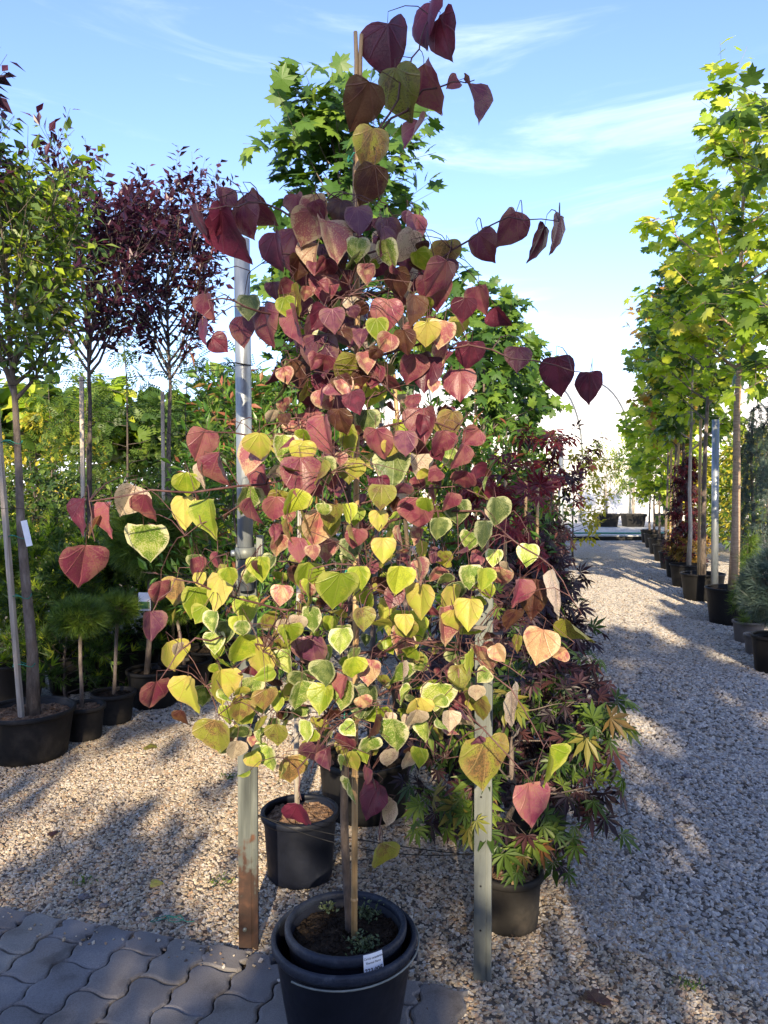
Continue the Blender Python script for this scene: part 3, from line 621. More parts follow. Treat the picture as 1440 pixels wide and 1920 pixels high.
def bush_tub(px, lab, i, w=.74):
    c = at(px, 984, 27.0); c.z = .14; r = thing('square_tub', 'black square tub on the concrete strip, ' + lab, 'tub', c, 'tubs on the far strip')
    b = MB(); h = .46
    for (z0, z1, s0, s1) in ((0, h - .09, w * .8, w * .92),):
        b.add([c + Vector((sx * s / 2, sy * s / 2, z)) for (s, z) in ((s0, z0), (s1, z1)) for (sx, sy) in ((-1, -1), (1, -1), (1, 1), (-1, 1))],
              [[3, 2, 1, 0], [0, 1, 5, 4], [1, 2, 6, 5], [2, 3, 7, 6], [3, 0, 4, 7], [4, 5, 6, 7]])
    b.link('body', M['black'], r, False); MB().box(c + Vector((0, 0, h - .045)), w, w, .086).link('rim', M['black'], r, False)
    tree('bamboo_bush', 'airy green bush in the ' + lab + ' tub before the white wall', 'bush', c + Vector((0, 0, .4)), 2.35, .35, .62, 7, .9, 6, .4, 8, .13, NARROW, 'l_lime' if i % 2 else 'l_mid', 90 + i, 'bark_pale', .02, 'vase', stems=5, wob=.05, group='bushes on the far strip')
bush_tub(1137, 'left', 0); bush_tub(1187, 'middle', 1); bush_tub(1246, 'right', 2, .6)

# ------------------------------------------------------------------ trees behind the left row
def gp(px, y): return at(px, HOR, y).x
# pollarded broad-leaved trees, far left
for i, (px, y, h, mat) in enumerate([(-60, 11, 3.1, 'l_mid'), (70, 11.6, 3.15, 'l_lime'), (190, 12.2, 3.0, 'l_mid'), (300, 12.8, 2.9, 'l_mid'), (420, 13.3, 3.0, 'l_mid'), (520, 12.5, 3.2, 'l_mid')]):
    tree('umbrella_tree', 'broad-leaved umbrella tree in the far left row, %s from the left edge' % ('first second third fourth fifth sixth'.split()[i]), 'tree', (gp(px, y), y, 0), h, h - .9, 1.1, 18, .12, 7, .32, 7, .21, HEARTS, mat, 20 + i, 'bark', .045, 'flat', droop=.5, group='far left umbrella trees', face=(0, -.5, 0), flat=.4, top=False)
# airy fine-leaved trees
for i, (px, y, h, wd) in enumerate([(165, 9.2, 3.1, .6), (238, 9.0, 3.75, .65), (352, 9.6, 3.4, .6), (455, 9.0, 3.2, .5), (95, 10.2, 2.9, .6)]):
    tree('feathery_tree', 'thin feathery-leaved tree behind the purple plums, %s' % ('left of the middle plum trunk', 'the tallest one between the plum trunks', 'right of the right plum', 'behind the steel pole', 'behind the green plum')[i], 'tree', (gp(px, y), y, 0), h, .9, wd, 18, .25, 4, .28, 5, .15, PINN, 'l_mid', 40 + i, 'bark_dark', .02, 'cone', droop=.3, group='feathery trees')
# hedge of shrubs
hs = [(-30, 7.6, 1.7, 'l_dark'), (60, 7.9, 1.85, 'l_dark'), (150, 8.2, 1.8, 'l_dark'), (235, 8.4, 1.75, 'l_dark'), (318, 8.2, 1.8, 'l_mid'), (400, 8.3, 1.75, 'l_dark'), (480, 8.0, 1.8, 'l_dark'), (560, 8.0, 1.9, 'l_dark'), (640, 8.0, 2.0, 'l_dark')]
for i, (px, y, h, mat) in enumerate(hs):
    tree('hedge_shrub', 'bushy green shrub in the hedge across the left side, %s from the left' % ('first second third fourth fifth sixth seventh eighth ninth'.split()[i]), 'shrub', (gp(px, y), y, 0), h, .12, .55, 24, .35, 7, .26, 10, .075, OVATE, mat, 60 + i, 'bark_dark', .025, 'col', group='hedge shrubs', wob=.04, extra=(.25, 'l_mid'))
tree('golden_shrub', 'bright yellow leaved bush glowing behind the left hedge', 'shrub', (gp(105, 10.4), 10.4, 0), 2.65, .8, .7, 18, .3, 6, .25, 9, .10, OVATE, 'l_yellow', 75, 'bark_dark', .02, 'ball')
tree('golden_shrub', 'yellow leaved bush far behind the purple maples by the path', 'shrub', (gp(1075, 17), 17, 0), 2.4, .3, .9, 20, .3, 6, .3, 9, .13, OVATE, 'l_yellow', 76, 'bark_dark', .02, 'ball')
# low front shrubs, left middle
for i, (px, y, h, mat, ex) in enumerate([(-20, 5.6, 1.05, 'l_mid', .2), (75, 6.0, 1.2, 'l_mid', .4), (165, 6.3, 1.0, 'l_dark', .2), (120, 5.5, .95, 'l_dark', .1), (350, 6.4, 1.15, 'l_dark', .25), (430, 6.6, 1.2, 'l_dark', .3), (235, 6.6, 1.1, 'l_dark', .3)]):
    tree('conifer_shrub', 'dark feathery conifer shrub low on the left, %s' % ('cut by the left edge', 'yellowish top beside the staked trunk', 'behind the two small pine standards', 'darkest one near the first small pine', 'right of the round pine', 'by the foot of the steel pole', 'behind the round pine')[i], 'shrub', (gp(px, y), y, 0), h, .08, .42, 22, .8, 7, .22, 9, .085, SPRAY, mat, 80 + i, 'bark_dark', .015, 'cone' if i != 1 else 'col', group='low conifer shrubs', wob=.02, droop=-.3, extra=(ex, 'l_lime'))

# ------------------------------------------------------------------ left row of potted trees
def ties(root_label, base, heights, r):
    pass
def twine_ring(parent, c, r, mat='twine'):
    MB().tube([Vector(c) + Vector((r * math.cos(a), r * .8 * math.sin(a), .012 * math.sin(3 * a))) for a in [2 * math.pi * k / 14 for k in range(15)]], .003, 4).link('tie', M[mat], parent)
p0 = at(50, 1452, 4.47); p0 = Vector((gp(46, 4.47), 4.47, 0))
pot('large squat black pot holding the staked green plum, cut by the left edge', p0, .265, .285, 'dusty', 'bark_chips', .045, .8, seed=1)
gt = tree('plum_tree', 'green-leaved plum standard in the large squat pot at the left edge', 'tree', p0 + Vector((.03, 0, .24)), 2.95, 1.85, .42, 34, 1.35, 11, .28, 11, .075, OVATE, 'l_plum', 101, 'bark', .036, 'oval', (-.12, 0), .1, group='plum standards', wob=.012, extra=(.3, 'l_lime'))
stake('weathered square stake tied to the green plum trunk', p0 + Vector((-.012, -.055, .2)), p0 + Vector((-.155, -.055, 2.45)), .017, 'lath', 'wooden_stake', True)
for z in (.55, .95, 1.3, 1.85): twine_ring(gt, p0 + Vector((.005 - .042 * (z - .2), -.02, z)), .062)
wt_ = at(50, 1000, 4.38)
MB().box(wt_, .035, .004, .15, M=Matrix.Rotation(R(-12), 3, 'Y')).link('name_tag', M['paper'], gt, False)
for i, (px, y, h, hb, rc, seed, lab) in enumerate([(170, 6.4, 3.55, 2.5, .54, 111, 'purple plum standard in the middle of the left group'), (318, 7.4, 3.95, 2.6, .50, 112, 'tall purple plum standard nearest the steel pole')]):
    b = Vector((gp(px, y), y, 0))
    pot('black pot under the ' + ('middle' if i == 0 else 'right') + ' purple plum standard', b, .24, .3, 'black', 'soil', seed=5 + i)
    pt = tree('plum_tree', lab, 'tree', b + Vector((0, 0, .22)), h - .22, hb - .22, rc, 34, 1.7, 10, .34, 10, .088, OVATE, 'l_purple', seed, 'bark_dark' if i == 0 else 'bark', .034, 'oval', (.0, 0), .1, group='plum standards', wob=.015)
    stake('grey stake along the %s purple plum trunk' % ('middle' if i == 0 else 'right'), b + Vector((-.045, -.05, .2)), b + Vector((-.045, -.05, 2.5)), .016, 'lath', 'wooden_stake', True)
    for z in (1.5, 2.1): twine_ring(pt, b + Vector((-.015, -.02, z)), .06, 'wire')
# stray dark red sprig tree beyond the left edge
tree('plum_tree', 'dark red sprigs of a plum entering at the upper left edge', 'tree', (gp(-88, 4.0), 4.0, 0), 3.55, 2.9, .27, 10, 1.3, 6, .26, 7, .10, OVATE, 'l_purple', 117, 'bark_dark', .03, 'oval', group='plum standards')

def pine_ball(label, c, rx, rz, n, ls, mat, stem0, seed, tr=.012, tagp=None):
    g = random.Random(seed); ng = np.random.default_rng(seed); c = Vector(c); stem0 = Vector(stem0); root = thing('pine_standard', label, 'tree', stem0, 'clipped pine standards')
    MB().tube([stem0.lerp(c, s) + Vector((g.uniform(-.006, .006), 0, 0)) for s in (0, .25, .5, .75, 1)], [tr * 1.3, tr, tr, tr, tr * .8], 8).link('trunk', M['bark'], root)
    br = MB(); P = []; D = []
    for i in range(n):
        d = Vector((g.gauss(0, 1), g.gauss(0, 1), g.gauss(0, 1))).normalized(); q = g.uniform(.45, 1) ** .6
        p = c + Vector((d.x * rx * q, d.y * rx * q, d.z * rz * q)); P.append(p); D.append((d + Vector((0, 0, .35))).normalized())
        if i % 4 == 0: br.tube([c - Vector((0, 0, rz * .5)), p], [.004, .002], 4, False)
    br.link('branches', M['bark'], root)
    P = np.array(P); D = np.array(D); cloud('crown', TUFT, P, D, ng.normal(size=P.shape), ls * ng.uniform(.7, 1.2, n), M[mat], root, ng)
    if tagp is not None:
        MB().box(tagp, .085, .004, .13).link('name_tag', M['paper'], root, False); MB().box(tagp + Vector((0, -.004, -.025)), .075, .003, .05).link('tag_print', M['tag_green'], root, False)
    return root
b1 = Vector((gp(152, 4.78), 4.78, 0)); b2 = Vector((gp(208, 5.12), 5.12, 0)); b3 = Vector((gp(283, 5.5), 5.5, 0))
pot('small dark pot of the flat-topped pine standard beside the squat pot', b1, .132, .215, 'dusty', 'bark_chips', .03, .78, seed=11)
pot('small grey-rimmed pot of the second little pine standard', b2, .148, .205, 'dusty', 'soil', .03, .76, seed=12)
pot('black pot of the large round pine standard', b3, .19, .27, 'black', 'soil', .05, .8, seed=13)
pine_ball('flat-topped small pine standard in the dark pot', at(150, 1156, 4.78), .155, .10, 420, .085, 'l_pine', b1 + Vector((-.01, 0, .18)), 201)
pine_ball('small tufted pine standard with a narrow head', at(222, 1140, 5.12), .115, .085, 260, .085, 'l_pine', b2 + Vector((0, 0, .17)), 202)
pine_ball('large round bright green pine standard with a white name tag', at(285, 1010, 5.5), .30, .26, 1300, .11, 'l_pine', b3 + Vector((-.04, 0, .2)), 203, .02, at(271, 1128, 5.38))
pine_ball('little pine standard half hidden behind the redbud', at(330, 1140, 5.7), .10, .08, 200, .08, 'l_pine', Vector((gp(345, 5.7), 5.7, .2)), 204)
lp = [(345, 5.75, .2, .28, 'black', 'behind the round pine pot'), (395, 6.1, .24, .3, 'black', 'left of the steel pole foot'), (450, 6.5, .24, .3, 'black', 'hidden behind the steel pole foot'),
      (235, 6.1, .27, .36, 'black', 'second row, behind the little pines'), (5, 5.5, .28, .34, 'black', 'second row, cut by the left edge'), (340, 6.9, .27, .34, 'black', 'second row, behind the red leaf'), (130, 5.9, .2, .3, 'black', 'second row, behind the flat pine'), (560, 6.6, .24, .3, 'black', 'in the back row behind the redbud trunk')]
for i, (px, y, r, h, m, lab) in enumerate(lp): pot('black nursery pot ' + lab, (gp(px, y), y, 0), r, h, m, 'soil', seed=20 + i)
stake('thin bamboo cane in the pot left of the steel pole', (gp(322, 6.1), 6.1, .2), at(324, 1130, 6.1), .012)

# ------------------------------------------------------------------ centre: trees and shrubs behind the redbud
b = Vector((gp(792, 5.0), 5.0, 0)); pot('black pot of the tall maple, seen under the redbud crown', b, .22, .28, 'black', 'soil', seed=31)
tree('maple_tree', 'tall green maple standing behind the redbud top', 'tree', b + Vector((0, 0, .2)), 3.8, 1.95, .60, 30, 1.05, 7, .28, 6, .11, MAPLE, 'l_maple', 121, 'bark', .03, 'cone', (-.62, 0), .3, face=(0, -.9, .1), group='maples',
     single=(130, 'l_maple1', lambda P: P[:, 2] * 1.0 + np.abs(P[:, 0] - gp(700, 5)) * .8 - .5 * P[:, 1]))
stake('pale bamboo cane beside the tall maple trunk', b + Vector((-.02, -.1, .2)), at(738, 700, 4.9), .014)
for i, (px, y, h, hb, rc) in enumerate([(905, 7.8, 3.45, 2.1, .42), (950, 8.6, 3.2, 2.0, .42), (985, 10.5, 3.2, 2.0, .42), (590, 7.0, 3.5, 2.2, .42)]):
    tree('maple_tree', 'dark green maple standard %s' % ('right behind the redbud crown', 'second behind the redbud, by the sky', 'small one farther along the path', 'left behind the redbud crown')[i], 'tree', (gp(px, y), y, 0), h, hb, rc * .88, 16, .8, 6, .28, 6, .12, MAPLE, 'l_maple', 131 + i, 'bark', .03, 'oval', group='maples', face=(0, -.8, .2))
stake('pale bamboo cane by the dark maples', (gp(893, 7.6), 7.6, 0), at(892, 730, 7.6), .016)
for i, (px, y, h, rc, lab) in enumerate([(440, 4.9, 2.32, .34, 'left of the steel pole'), (520, 5.2, 2.25, .36, 'right of the steel pole'), (810, 5.6, 2.1, .40, 'right of the redbud stake'), (880, 5.9, 2.0, .4, 'in the middle of the right group'), (945, 6.5, 2.0, .42, 'nearest the purple maples'), (640, 5.4, 1.9, .4, 'hidden behind the redbud trunk')]):
    tree('photinia_bush', 'glossy green bush with reddish shoots, ' + lab, 'shrub', (gp(px, y), y, 0), h, .2, rc, 26, 1.1, 6, .28, 10, .095, NARROW, 'l_photinia', 141 + i, 'bark_dark', .015, 'col', group='glossy bushes', wob=.03, droop=-.2)

# ------------------------------------------------------------------ Japanese maples beside the path
jm = Vector((gp(958, 2.74), 2.74, 0))
pot('dark grey pot of the green Japanese maple behind the drilled post', jm, .128, .205, 'dusty', 'bark_chips', .03, .82, seed=41)
tree('japanese_maple', 'green Japanese maple with reddish tips in the pot behind the drilled post', 'tree', jm + Vector((0, 0, .16)), 0.80, .10, .34, 17, .25, 6, .16, 5, .08, PALM, 'l_jgreen', 151, 'bark', .016, 'oval', (.02, 0), .75, group='japanese maples', face=(0, -.9, .2), extra=(.55, 'l_jpurple'),
     single=(70, 'l_jgreen1', lambda P: -P[:, 1] + .2 * P[:, 0]))
tg = at(962, 1660, 2.62); MB().box(tg, .012, .002, .05).link('plant_tag', M['bamboo'], bpy.data.objects['japanese_maple'], False)
pot('black pot to the right of the red-brown redbud leaf', (gp(1010, 3.35), 3.35, 0), .15, .25, 'black', 'soil', seed=42)
jl = [(1015, 3.4, .85, .36, 'l_jpurple', .3, 'l_jgreen'), (1030, 4.1, .95, .38, 'l_jpurple', .15, 'l_jgreen'), (1035, 4.9, 1.05, .4, 'l_jpurple', .1, 'l_dark'), (1045, 5.8, 1.15, .42, 'l_jpurple', .1, 'l_dark'), (1050, 6.9, 1.25, .42, 'l_jpurple', .12, 'l_dark'), (1058, 8.2, 1.3, .45, 'l_jpurple', .1, 'l_jred'), (1070, 9.8, 1.45, .42, 'l_jpurple', .1, 'l_jred'), (1082, 11.8, 1.9, .3, 'l_jpurple', .2, 'l_jred')]
for i, (px, y, h, rc, mt, ex, em) in enumerate(jl):
    tree('japanese_maple', 'dark purple Japanese maple along the path, %s from the front' % ('first second third fourth fifth sixth seventh last'.split()[i]), 'tree', (gp(px - 80, y), y, .12), h * .95, .12, rc * .74, 22, .35, 7, .2, 6, .085 + .006 * i, PALM if i < 4 else PALM5, mt, 160 + i, 'bark_dark', .015, 'oval' if i < 7 else 'col', (.02, 0), .55, group='japanese maples', face=(0, -.5, .3), extra=(ex, em))
    if i > 0: pot('black pot under a purple Japanese maple, %s in the row' % ('second third fourth fifth sixth seventh eighth'.split()[i - 1]), (gp(px - 80, y), y, 0), .15, .22, 'black', 'soil', seed=50 + i)
tree('japanese_maple', 'bright red Japanese maple sprigs above the purple ones', 'tree', (gp(1018, 6.2), 6.2, .1), 1.95, 1.3, .24, 10, .5, 3, .2, 4, .11, PALM5, 'l_jred', 175, 'bark_dark', .012, 'oval', (.08, 0), .5, group='japanese maples', face=(0, -.8, .2), extra=(.3, 'l_jpurple'))
tree('japanese_maple', 'crimson Japanese maple leaves above the bamboo canes', 'tree', (gp(940, 4.3), 4.3, .1), 1.55, 1.05, .22, 8, .4, 3, .15, 4, .10, PALM, 'l_jred', 176, 'bark_dark', .01, 'oval', (.0, 0), .3, group='japanese maples', face=(0, -.8, .3))
for i, (px, py, y) in enumerate([(915, 893, 4.3), (948, 900, 4.6), (986, 900, 5.2), (1008, 905, 5.6)]):
    stake('pale bamboo cane among the Japanese maples, %s from the left' % ('first second third fourth'.split()[i]), (gp(px, y), y, 0), at(px, py, y), .009 + .001 * i, group='canes among the maples')
stk = MB(); c = at(1051, 1040, 12.2); c.z = 0
tag(stk.tube([c, c + Vector((0, 0, 2.2))], .04, 10).link('steel_post', M['galv']), 'thin grey post at the far end of the purple maples', 'post')

# ------------------------------------------------------------------ right row
rr_ = [  # px, y, pot r, pot h, trunk r, H, hb, Rc, leaf, mat, bark
 (1378, 8.8, .31, .42, .055, 6.35, 2.75, 1.10, 'TULIP', 'l_lime', 'jute'),
 (1320, 10.6, .30, .38, .04, 5.9, 2.3, .95, 'TULIP', 'l_lime', 'bark'),
 (1293, 12.0, .29, .36, .035, 5.6, 2.2, .85, 'MAPLE', 'l_mid', 'bark_pale'),
 (1278, 13.2, .27, .34, .035, 5.4, 2.1, .85, 'MAPLE', 'l_lime', 'bark_dark'),
 (1264, 14.5, .27, .34, .03, 6.0, 2.2, .80, 'MAPLE', 'l_orange', 'bark'),
 (1250, 16.0, .27, .36, .03, 5.0, 1.9, .80, 'TULIP', 'l_lime', 'bark'),
 (1237, 17.8, .25, .36, .03, 4.4, 1.2, .8, 'HEARTS', 'l_lime', 'bark'),
 (1227, 19.6, .25, .36, .03, 4.0, 1.1, .9, 'HEARTS', 'l_lime', 'bark'),
 (1219, 21.3, .25, .36, .03, 3.6, 1.0, .9, 'OVATE', 'l_lime', 'bark')]
on_ = 'first second third fourth fifth sixth seventh eighth ninth'.split()
for i, (px, y, pr, ph, tr, H, hb, Rc, lf, mt, bk) in enumerate(rr_):
    b = Vector((gp(px, y), y, 0)); tp = {'TULIP': TULIP, 'MAPLE': MAPLE, 'HEARTS': HEARTS, 'OVATE': OVATE}[lf]
    pot('black pot in the row right of the path, %s from the front' % on_[i], b, pr, ph, 'black', 'soil', seed=60 + i, group='right row pots')
    tree('lime_tree', 'lime green standard tree right of the path, %s from the front' % on_[i], 'tree', b + Vector((0, 0, ph * .8)), H - ph - .35, hb - ph, Rc * .72, 22, .9, 7, .42, 7, .14 if lf != 'OVATE' else .14, tp, mt, 180 + i, bk, tr, 'oval', (.05, 0), .4, group='right row trees', face=(0, -.7, .2), extra=(.14, 'l_yellow') if i in (0, 2, 5) else (.12, 'l_mid'),
         single=(160, 'l_lime1', lambda P: -P[:, 1] + .7 * (P[:, 2] - 4) - .9 * P[:, 0]) if i == 0 else None)
    if i in (1, 3, 4): stake('wooden cane along the trunk of the %s tree right of the path' % on_[i], b + Vector((-.1, -.1, .2)), b + Vector((-.1, -.1, 2.5)), .02, 'bamboo', 'bamboo_stake')
c = Vector((gp(1343, 9.9), 9.9, 0)); tag(MB().tube([c, c + Vector((-.02, 0, 2.45))], .045, 12).link('steel_post', M['galv']), 'blue-grey steel pipe standing before the second pot right of the path', 'post')
# crown of a tree whose trunk stands beyond the right edge
tree('lime_tree', 'darker green tree leaning in at the right edge', 'tree', (gp(1530, 7.0), 7.0, 0), 5.6, 2.2, .95, 22, .6, 7, .45, 7, .15, MAPLE, 'l_mid', 195, 'bark', .05, 'oval', group='right row trees', face=(0, -.7, .2), extra=(.3, 'l_lime'))
# dark red weeping column and small orange weeping shrub
tree('weeping_maple', 'narrow dark red weeping column among the trunks on the right', 'tree', (gp(1284, 12.6), 12.55, .1), 2.1, .4, .16, 22, -.6, 6, .2, 8, .10, PALM5, 'l_jred', 196, 'bark_dark', .02, 'col', droop=.9, extra=(.5, 'l_jpurple'))
tree('weeping_maple', 'orange brown drooping shrub over a pot right of the path', 'shrub', (gp(1297, 12.3), 12.3, .3), .45, .1, .24, 12, .0, 5, .18, 7, .08, PALM5, 'l_orange', 197, 'bark_dark', .012, 'ball', droop=.8)
# blue conifers at the right edge
def weeper(label, b, H, Rc, seed, mat='l_blue', nl=60):
    g = random.Random(seed); ng = np.random.default_rng(seed); b = Vector(b); root = thing('weeping_conifer', label, 'tree', b, 'blue conifers')
    MB().tube([b + Vector((.03 * math.sin(i), 0, H * i / 6)) for i in range(7)], [.03 * (1 - .1 * i) for i in range(7)], 7).link('trunk', M['bark_dark'], root)
    br = MB(); P = []; D = []
    for i in range(nl):
        z = H * (.12 + .88 * (i + g.random()) / nl); az = g.uniform(0, 6.283); o = Vector((math.cos(az), math.sin(az), 0)); L = Rc * g.uniform(.4, 1) * (1.15 - .7 * z / H)
        pts = [b + Vector((0, 0, z)), b + Vector((0, 0, z + .04)) + o * L * .6, b + Vector((0, 0, z - .12)) + o * L, b + Vector((0, 0, max(.1, z - g.uniform(.25, .6)))) + o * L * 1.08]
        br.tube(pts, [.007, .005, .003, .0015], 4, False)
        for k in range(16):
            p = lerp_poly(pts, .15 + .85 * k / 15); P.append(p); D.append(Vector((g.gauss(0, .7), g.gauss(0, .7), g.gauss(-.3, .6))) + o * .4)
    br.link('branches', M['bark_dark'], root); P = np.array(P); cloud('crown', TUFT, P, np.array(D), ng.normal(size=P.shape), .11 * ng.uniform(.7, 1.2, len(P)), M[mat], root, ng)
weeper('tall weeping blue conifer between the pots at the right edge', (gp(1412, 9.8), 9.8, .1), 2.5, .32, 301)
weeper('second weeping blue conifer cut by the right edge', (gp(1455, 9.0), 9.0, .1), 2.6, .4, 302)
pq = Vector((gp(1408, 7.75), 7.75, 0)); pot('taupe pot with a young pine at the right edge', pq, .16, .22, 'taupe', 'soil', .03, seed=71)
weeper('young green pine in the taupe pot', pq + Vector((0, 0, .18)), .9, .22, 303, 'l_pine', 34)
pot('small taupe pot in front of the young pine', (gp(1424, 7.2), 7.2, 0), .12, .19, 'taupe', 'soil', .03, seed=72)
pk = Vector((gp(1462, 6.5), 6.5, 0)); pot('black pot cut by the right edge', pk, .21, .32, 'black', 'soil', seed=73)
pine_ball('round blue pine in the black pot at the right edge', pk + Vector((0, 0, .72)), .28, .33, 900, .12, 'l_blue', pk + Vector((0, 0, .28)), 304)
for i, (px, y, h, mt) in enumerate([(1290, 24, 2.6, 'l_mid'), (1340, 19, 2.4, 'l_yellow'), (1395, 18, 3.0, 'l_lime'), (1450, 17, 2.8, 'l_mid')]):
    tree('backdrop_bush', 'leafy bush far behind the right row, %s from the left' % on_[i], 'shrub', (gp(px, y), y, 0), h, .2, .95, 26, .3, 8, .35, 9, .16, OVATE, mt, 330 + i, 'bark_dark', .03, 'col', group='far right bushes')
for i, (px, y, h, mt) in enumerate([(-40, 15, 2.9, 'l_mid'), (60, 16, 3.0, 'l_mid'), (150, 15, 3.0, 'l_lime'), (240, 16, 3.1, 'l_mid'), (330, 15, 2.9, 'l_mid'), (420, 16, 3.0, 'l_mid'), (520, 16, 2.6, 'l_lime'), (610, 17, 2.8, 'l_mid'), (700, 16, 2.6, 'l_mid'), (790, 17, 2.5, 'l_mid'), (880, 16, 2.4, 'l_lime'), (970, 16, 2.3, 'l_mid')]):
    tree('backdrop_bush', 'leafy bush far behind the left and middle rows, %s from the left' % (on_ + ['tenth', 'eleventh', 'twelfth'])[i], 'shrub', (gp(px, y), y, 0), h, .2, .95, 24, .3, 8, .35, 8, .17, OVATE, mt, 340 + i, 'bark_dark', .03, 'col', group='far left bushes')
# tall conifers farther right behind
for i, (px, y) in enumerate([(1395, 15), (1440, 14)]):
    tree('hedge_shrub', 'dense shrub behind the trunks at the right, %s' % ('left one', 'right one')[i], 'shrub', (gp(px, y), y, 0), 2.7, .2, .8, 22, .35, 7, .3, 9, .13, OVATE, 'l_mid', 310 + i, 'bark_dark', .03, 'col', group='hedge shrubs', extra=(.4, 'l_yellow'))

# ------------------------------------------------------------------ trellis posts and wires
def channel(cx, cy, w, d, t, z0, z1, rz):
    pr = [(-w / 2, 0), (w * .16, 0), (w * .18, .011), (w * .27, .011), (w * .29, 0), (w / 2, 0), (w / 2, d), (w * .28, d), (w * .28, d - t), (w / 2 - t, d - t), (w / 2 - t, t), (-w / 2 + t, t), (-w / 2 + t, d - t), (-w * .28, d - t), (-w * .28, d), (-w / 2, d)]
    c, s = math.cos(rz), math.sin(rz); poly = [(cx + x * c - y * s, cy + x * s + y * c) for x, y in pr]
    return MB().prism(poly, z0, z1)
pl = on_ground(466, 1782); pl.z = 0
pole = thing('trellis_pole', 'steel trellis pole with a rusty foot and a bright tube above, left of the redbud', 'pole', pl, 'trellis posts')
channel(pl.x, pl.y, .066, .045, .003, -.1, 1.40, R(6)).link('lower_post', M['rust'], pole, False)
tb = Vector((pl.x - .012, pl.y - .0, 0))
tp0, tp1 = at(462, 1036, pl.y), at(455, 452, pl.y)
MB().tube([tp0.lerp(tp1, s) + Vector((0, -.018, 0)) for s in (-.12, .3, .7, 1)], .0262, 20).link('upper_tube', M['galv'], pole)
cc = tp0 + Vector((0, -.018, 0))
clp = MB().lathe([(.0275, -.02), (.034, -.018), (.034, .018), (.0275, .02)], cc, 20, closed=True).link('clamp', M['galv_pale'], pole)
MB().tube([cc + Vector((-.045, -.012, 0)), cc + Vector((-.03, -.012, 0))], .011, 6).link('bolt', M['galv'], clp)
MB().box(cc + Vector((.05, -.006, .01)), .02, .03, .1).link('bracket', M['galv_pale'], pole, False)
for z in (.83, .80, 2.0): MB().tube([Vector((pl.x, pl.y, z)) + Vector((.042 * math.cos(a) + (-.012 if z > 1.4 else 0), .036 * math.sin(a) + .012 - (.03 if z > 1.4 else 0), .004 * math.sin(2 * a))) for a in [2 * math.pi * k / 16 for k in range(17)]], .0022, 4).link('wire_loop', M['wire'], pole)
MB().tube([Vector((pl.x - .012, pl.y - .006, .075)), Vector((pl.x - .012, pl.y + .002, .075))], .007, 8).link('bolt', M['galv_pale'], pole)
pr_ = on_ground(904, 1842); pr_.z = 0
post = thing('trellis_post', 'pale zinc channel post with drilled holes, right of the redbud', 'post', pr_, 'trellis posts')
channel(pr_.x, pr_.y, .055, .035, .003, -.1, 1.30, R(-12)).link('channel', M['galv_pale'], post, False)
for k in range(9):
    z = .17 + .145 * k; o = Vector((pr_.x - .006, pr_.y + .0012, z)); MB().tube([o + Vector((0, -.0016, 0)), o + Vector((0, .004, 0))], .0032, 10).link('hole_shade_disc', M['dark'], post)  # dark discs set on the face, coloured like the shade inside holes
def wire(label, a, b, sag, r=.0016):
    a, b = Vector(a), Vector(b); tag(MB().tube([a.lerp(b, s) - Vector((0, 0, sag * 4 * s * (1 - s))) for s in [i / 14 for i in range(15)]], r, 4).link('trellis_wire', M['wire']), label, 'wire', 'trellis wires')
A = Vector((pl.x, pl.y + .04, 0)); Bq = Vector((pr_.x, pr_.y + .03, 0)); dl = (Bq - A)
wire('lowest black trellis wire just above the gravel', A + Vector((0, 0, .46)), Bq + Vector((0, 0, .40)), .02)
wire('second black trellis wire close above the lowest', A + Vector((0, 0, .47)), Bq + Vector((0, 0, .41)), .06)
wire('trellis wire crossing the lower redbud crown', A + Vector((0, 0, .83)), Bq + Vector((0, 0, .86)), .01)
wire('trellis wire at the middle of the redbud crown', A + Vector((0, 0, 1.46)), Bq + Vector((0, 0, 1.25)), .01)
wire('wire running from the steel pole out to the left', A + Vector((0, 0, 1.52)), A + Vector((-3.4, 1.5, 1.53)), .02)
wire('upper wire from the steel pole out to the left', A + Vector((0, 0, 2.0)), A + Vector((-3.4, 1.5, 2.05)), .02)

# ------------------------------------------------------------------ pots behind the redbud
q1 = Vector((gp(560, 3.08), 3.08, 0)); pot('black pot with a pale stem behind the steel pole', q1, .160, .275, 'navy', 'bark_chips', .035, .82, seed=81)
st = thing('grafted_stem', 'pale young stem rising from the pot behind the steel pole', 'tree', q1 + Vector((-.01, 0, .22))); MB().tube([q1 + Vector((-.01, 0, .22)), q1 + Vector((-.015, .01, .5)), q1 + Vector((.0, .03, 1.5))], [.012, .011, .008], 8).link('trunk', M['bark_pale'], st)
q2 = Vector((gp(684, 3.7), 3.7, 0)); pot('wide black pot in shade right behind the redbud trunk', q2, .235, .28, 'black', 'soil', .05, .85, seed=82)
st = thing('shaded_sapling', 'dark sapling stem in the wide pot behind the redbud', 'tree', q2 + Vector((.02, 0, .2))); MB().tube([q2 + Vector((.02, 0, .2)), q2 + Vector((.04, .0, .9)), q2 + Vector((.08, 0, 1.9))], [.016, .014, .01], 8).link('trunk', M['bark_dark'], st)

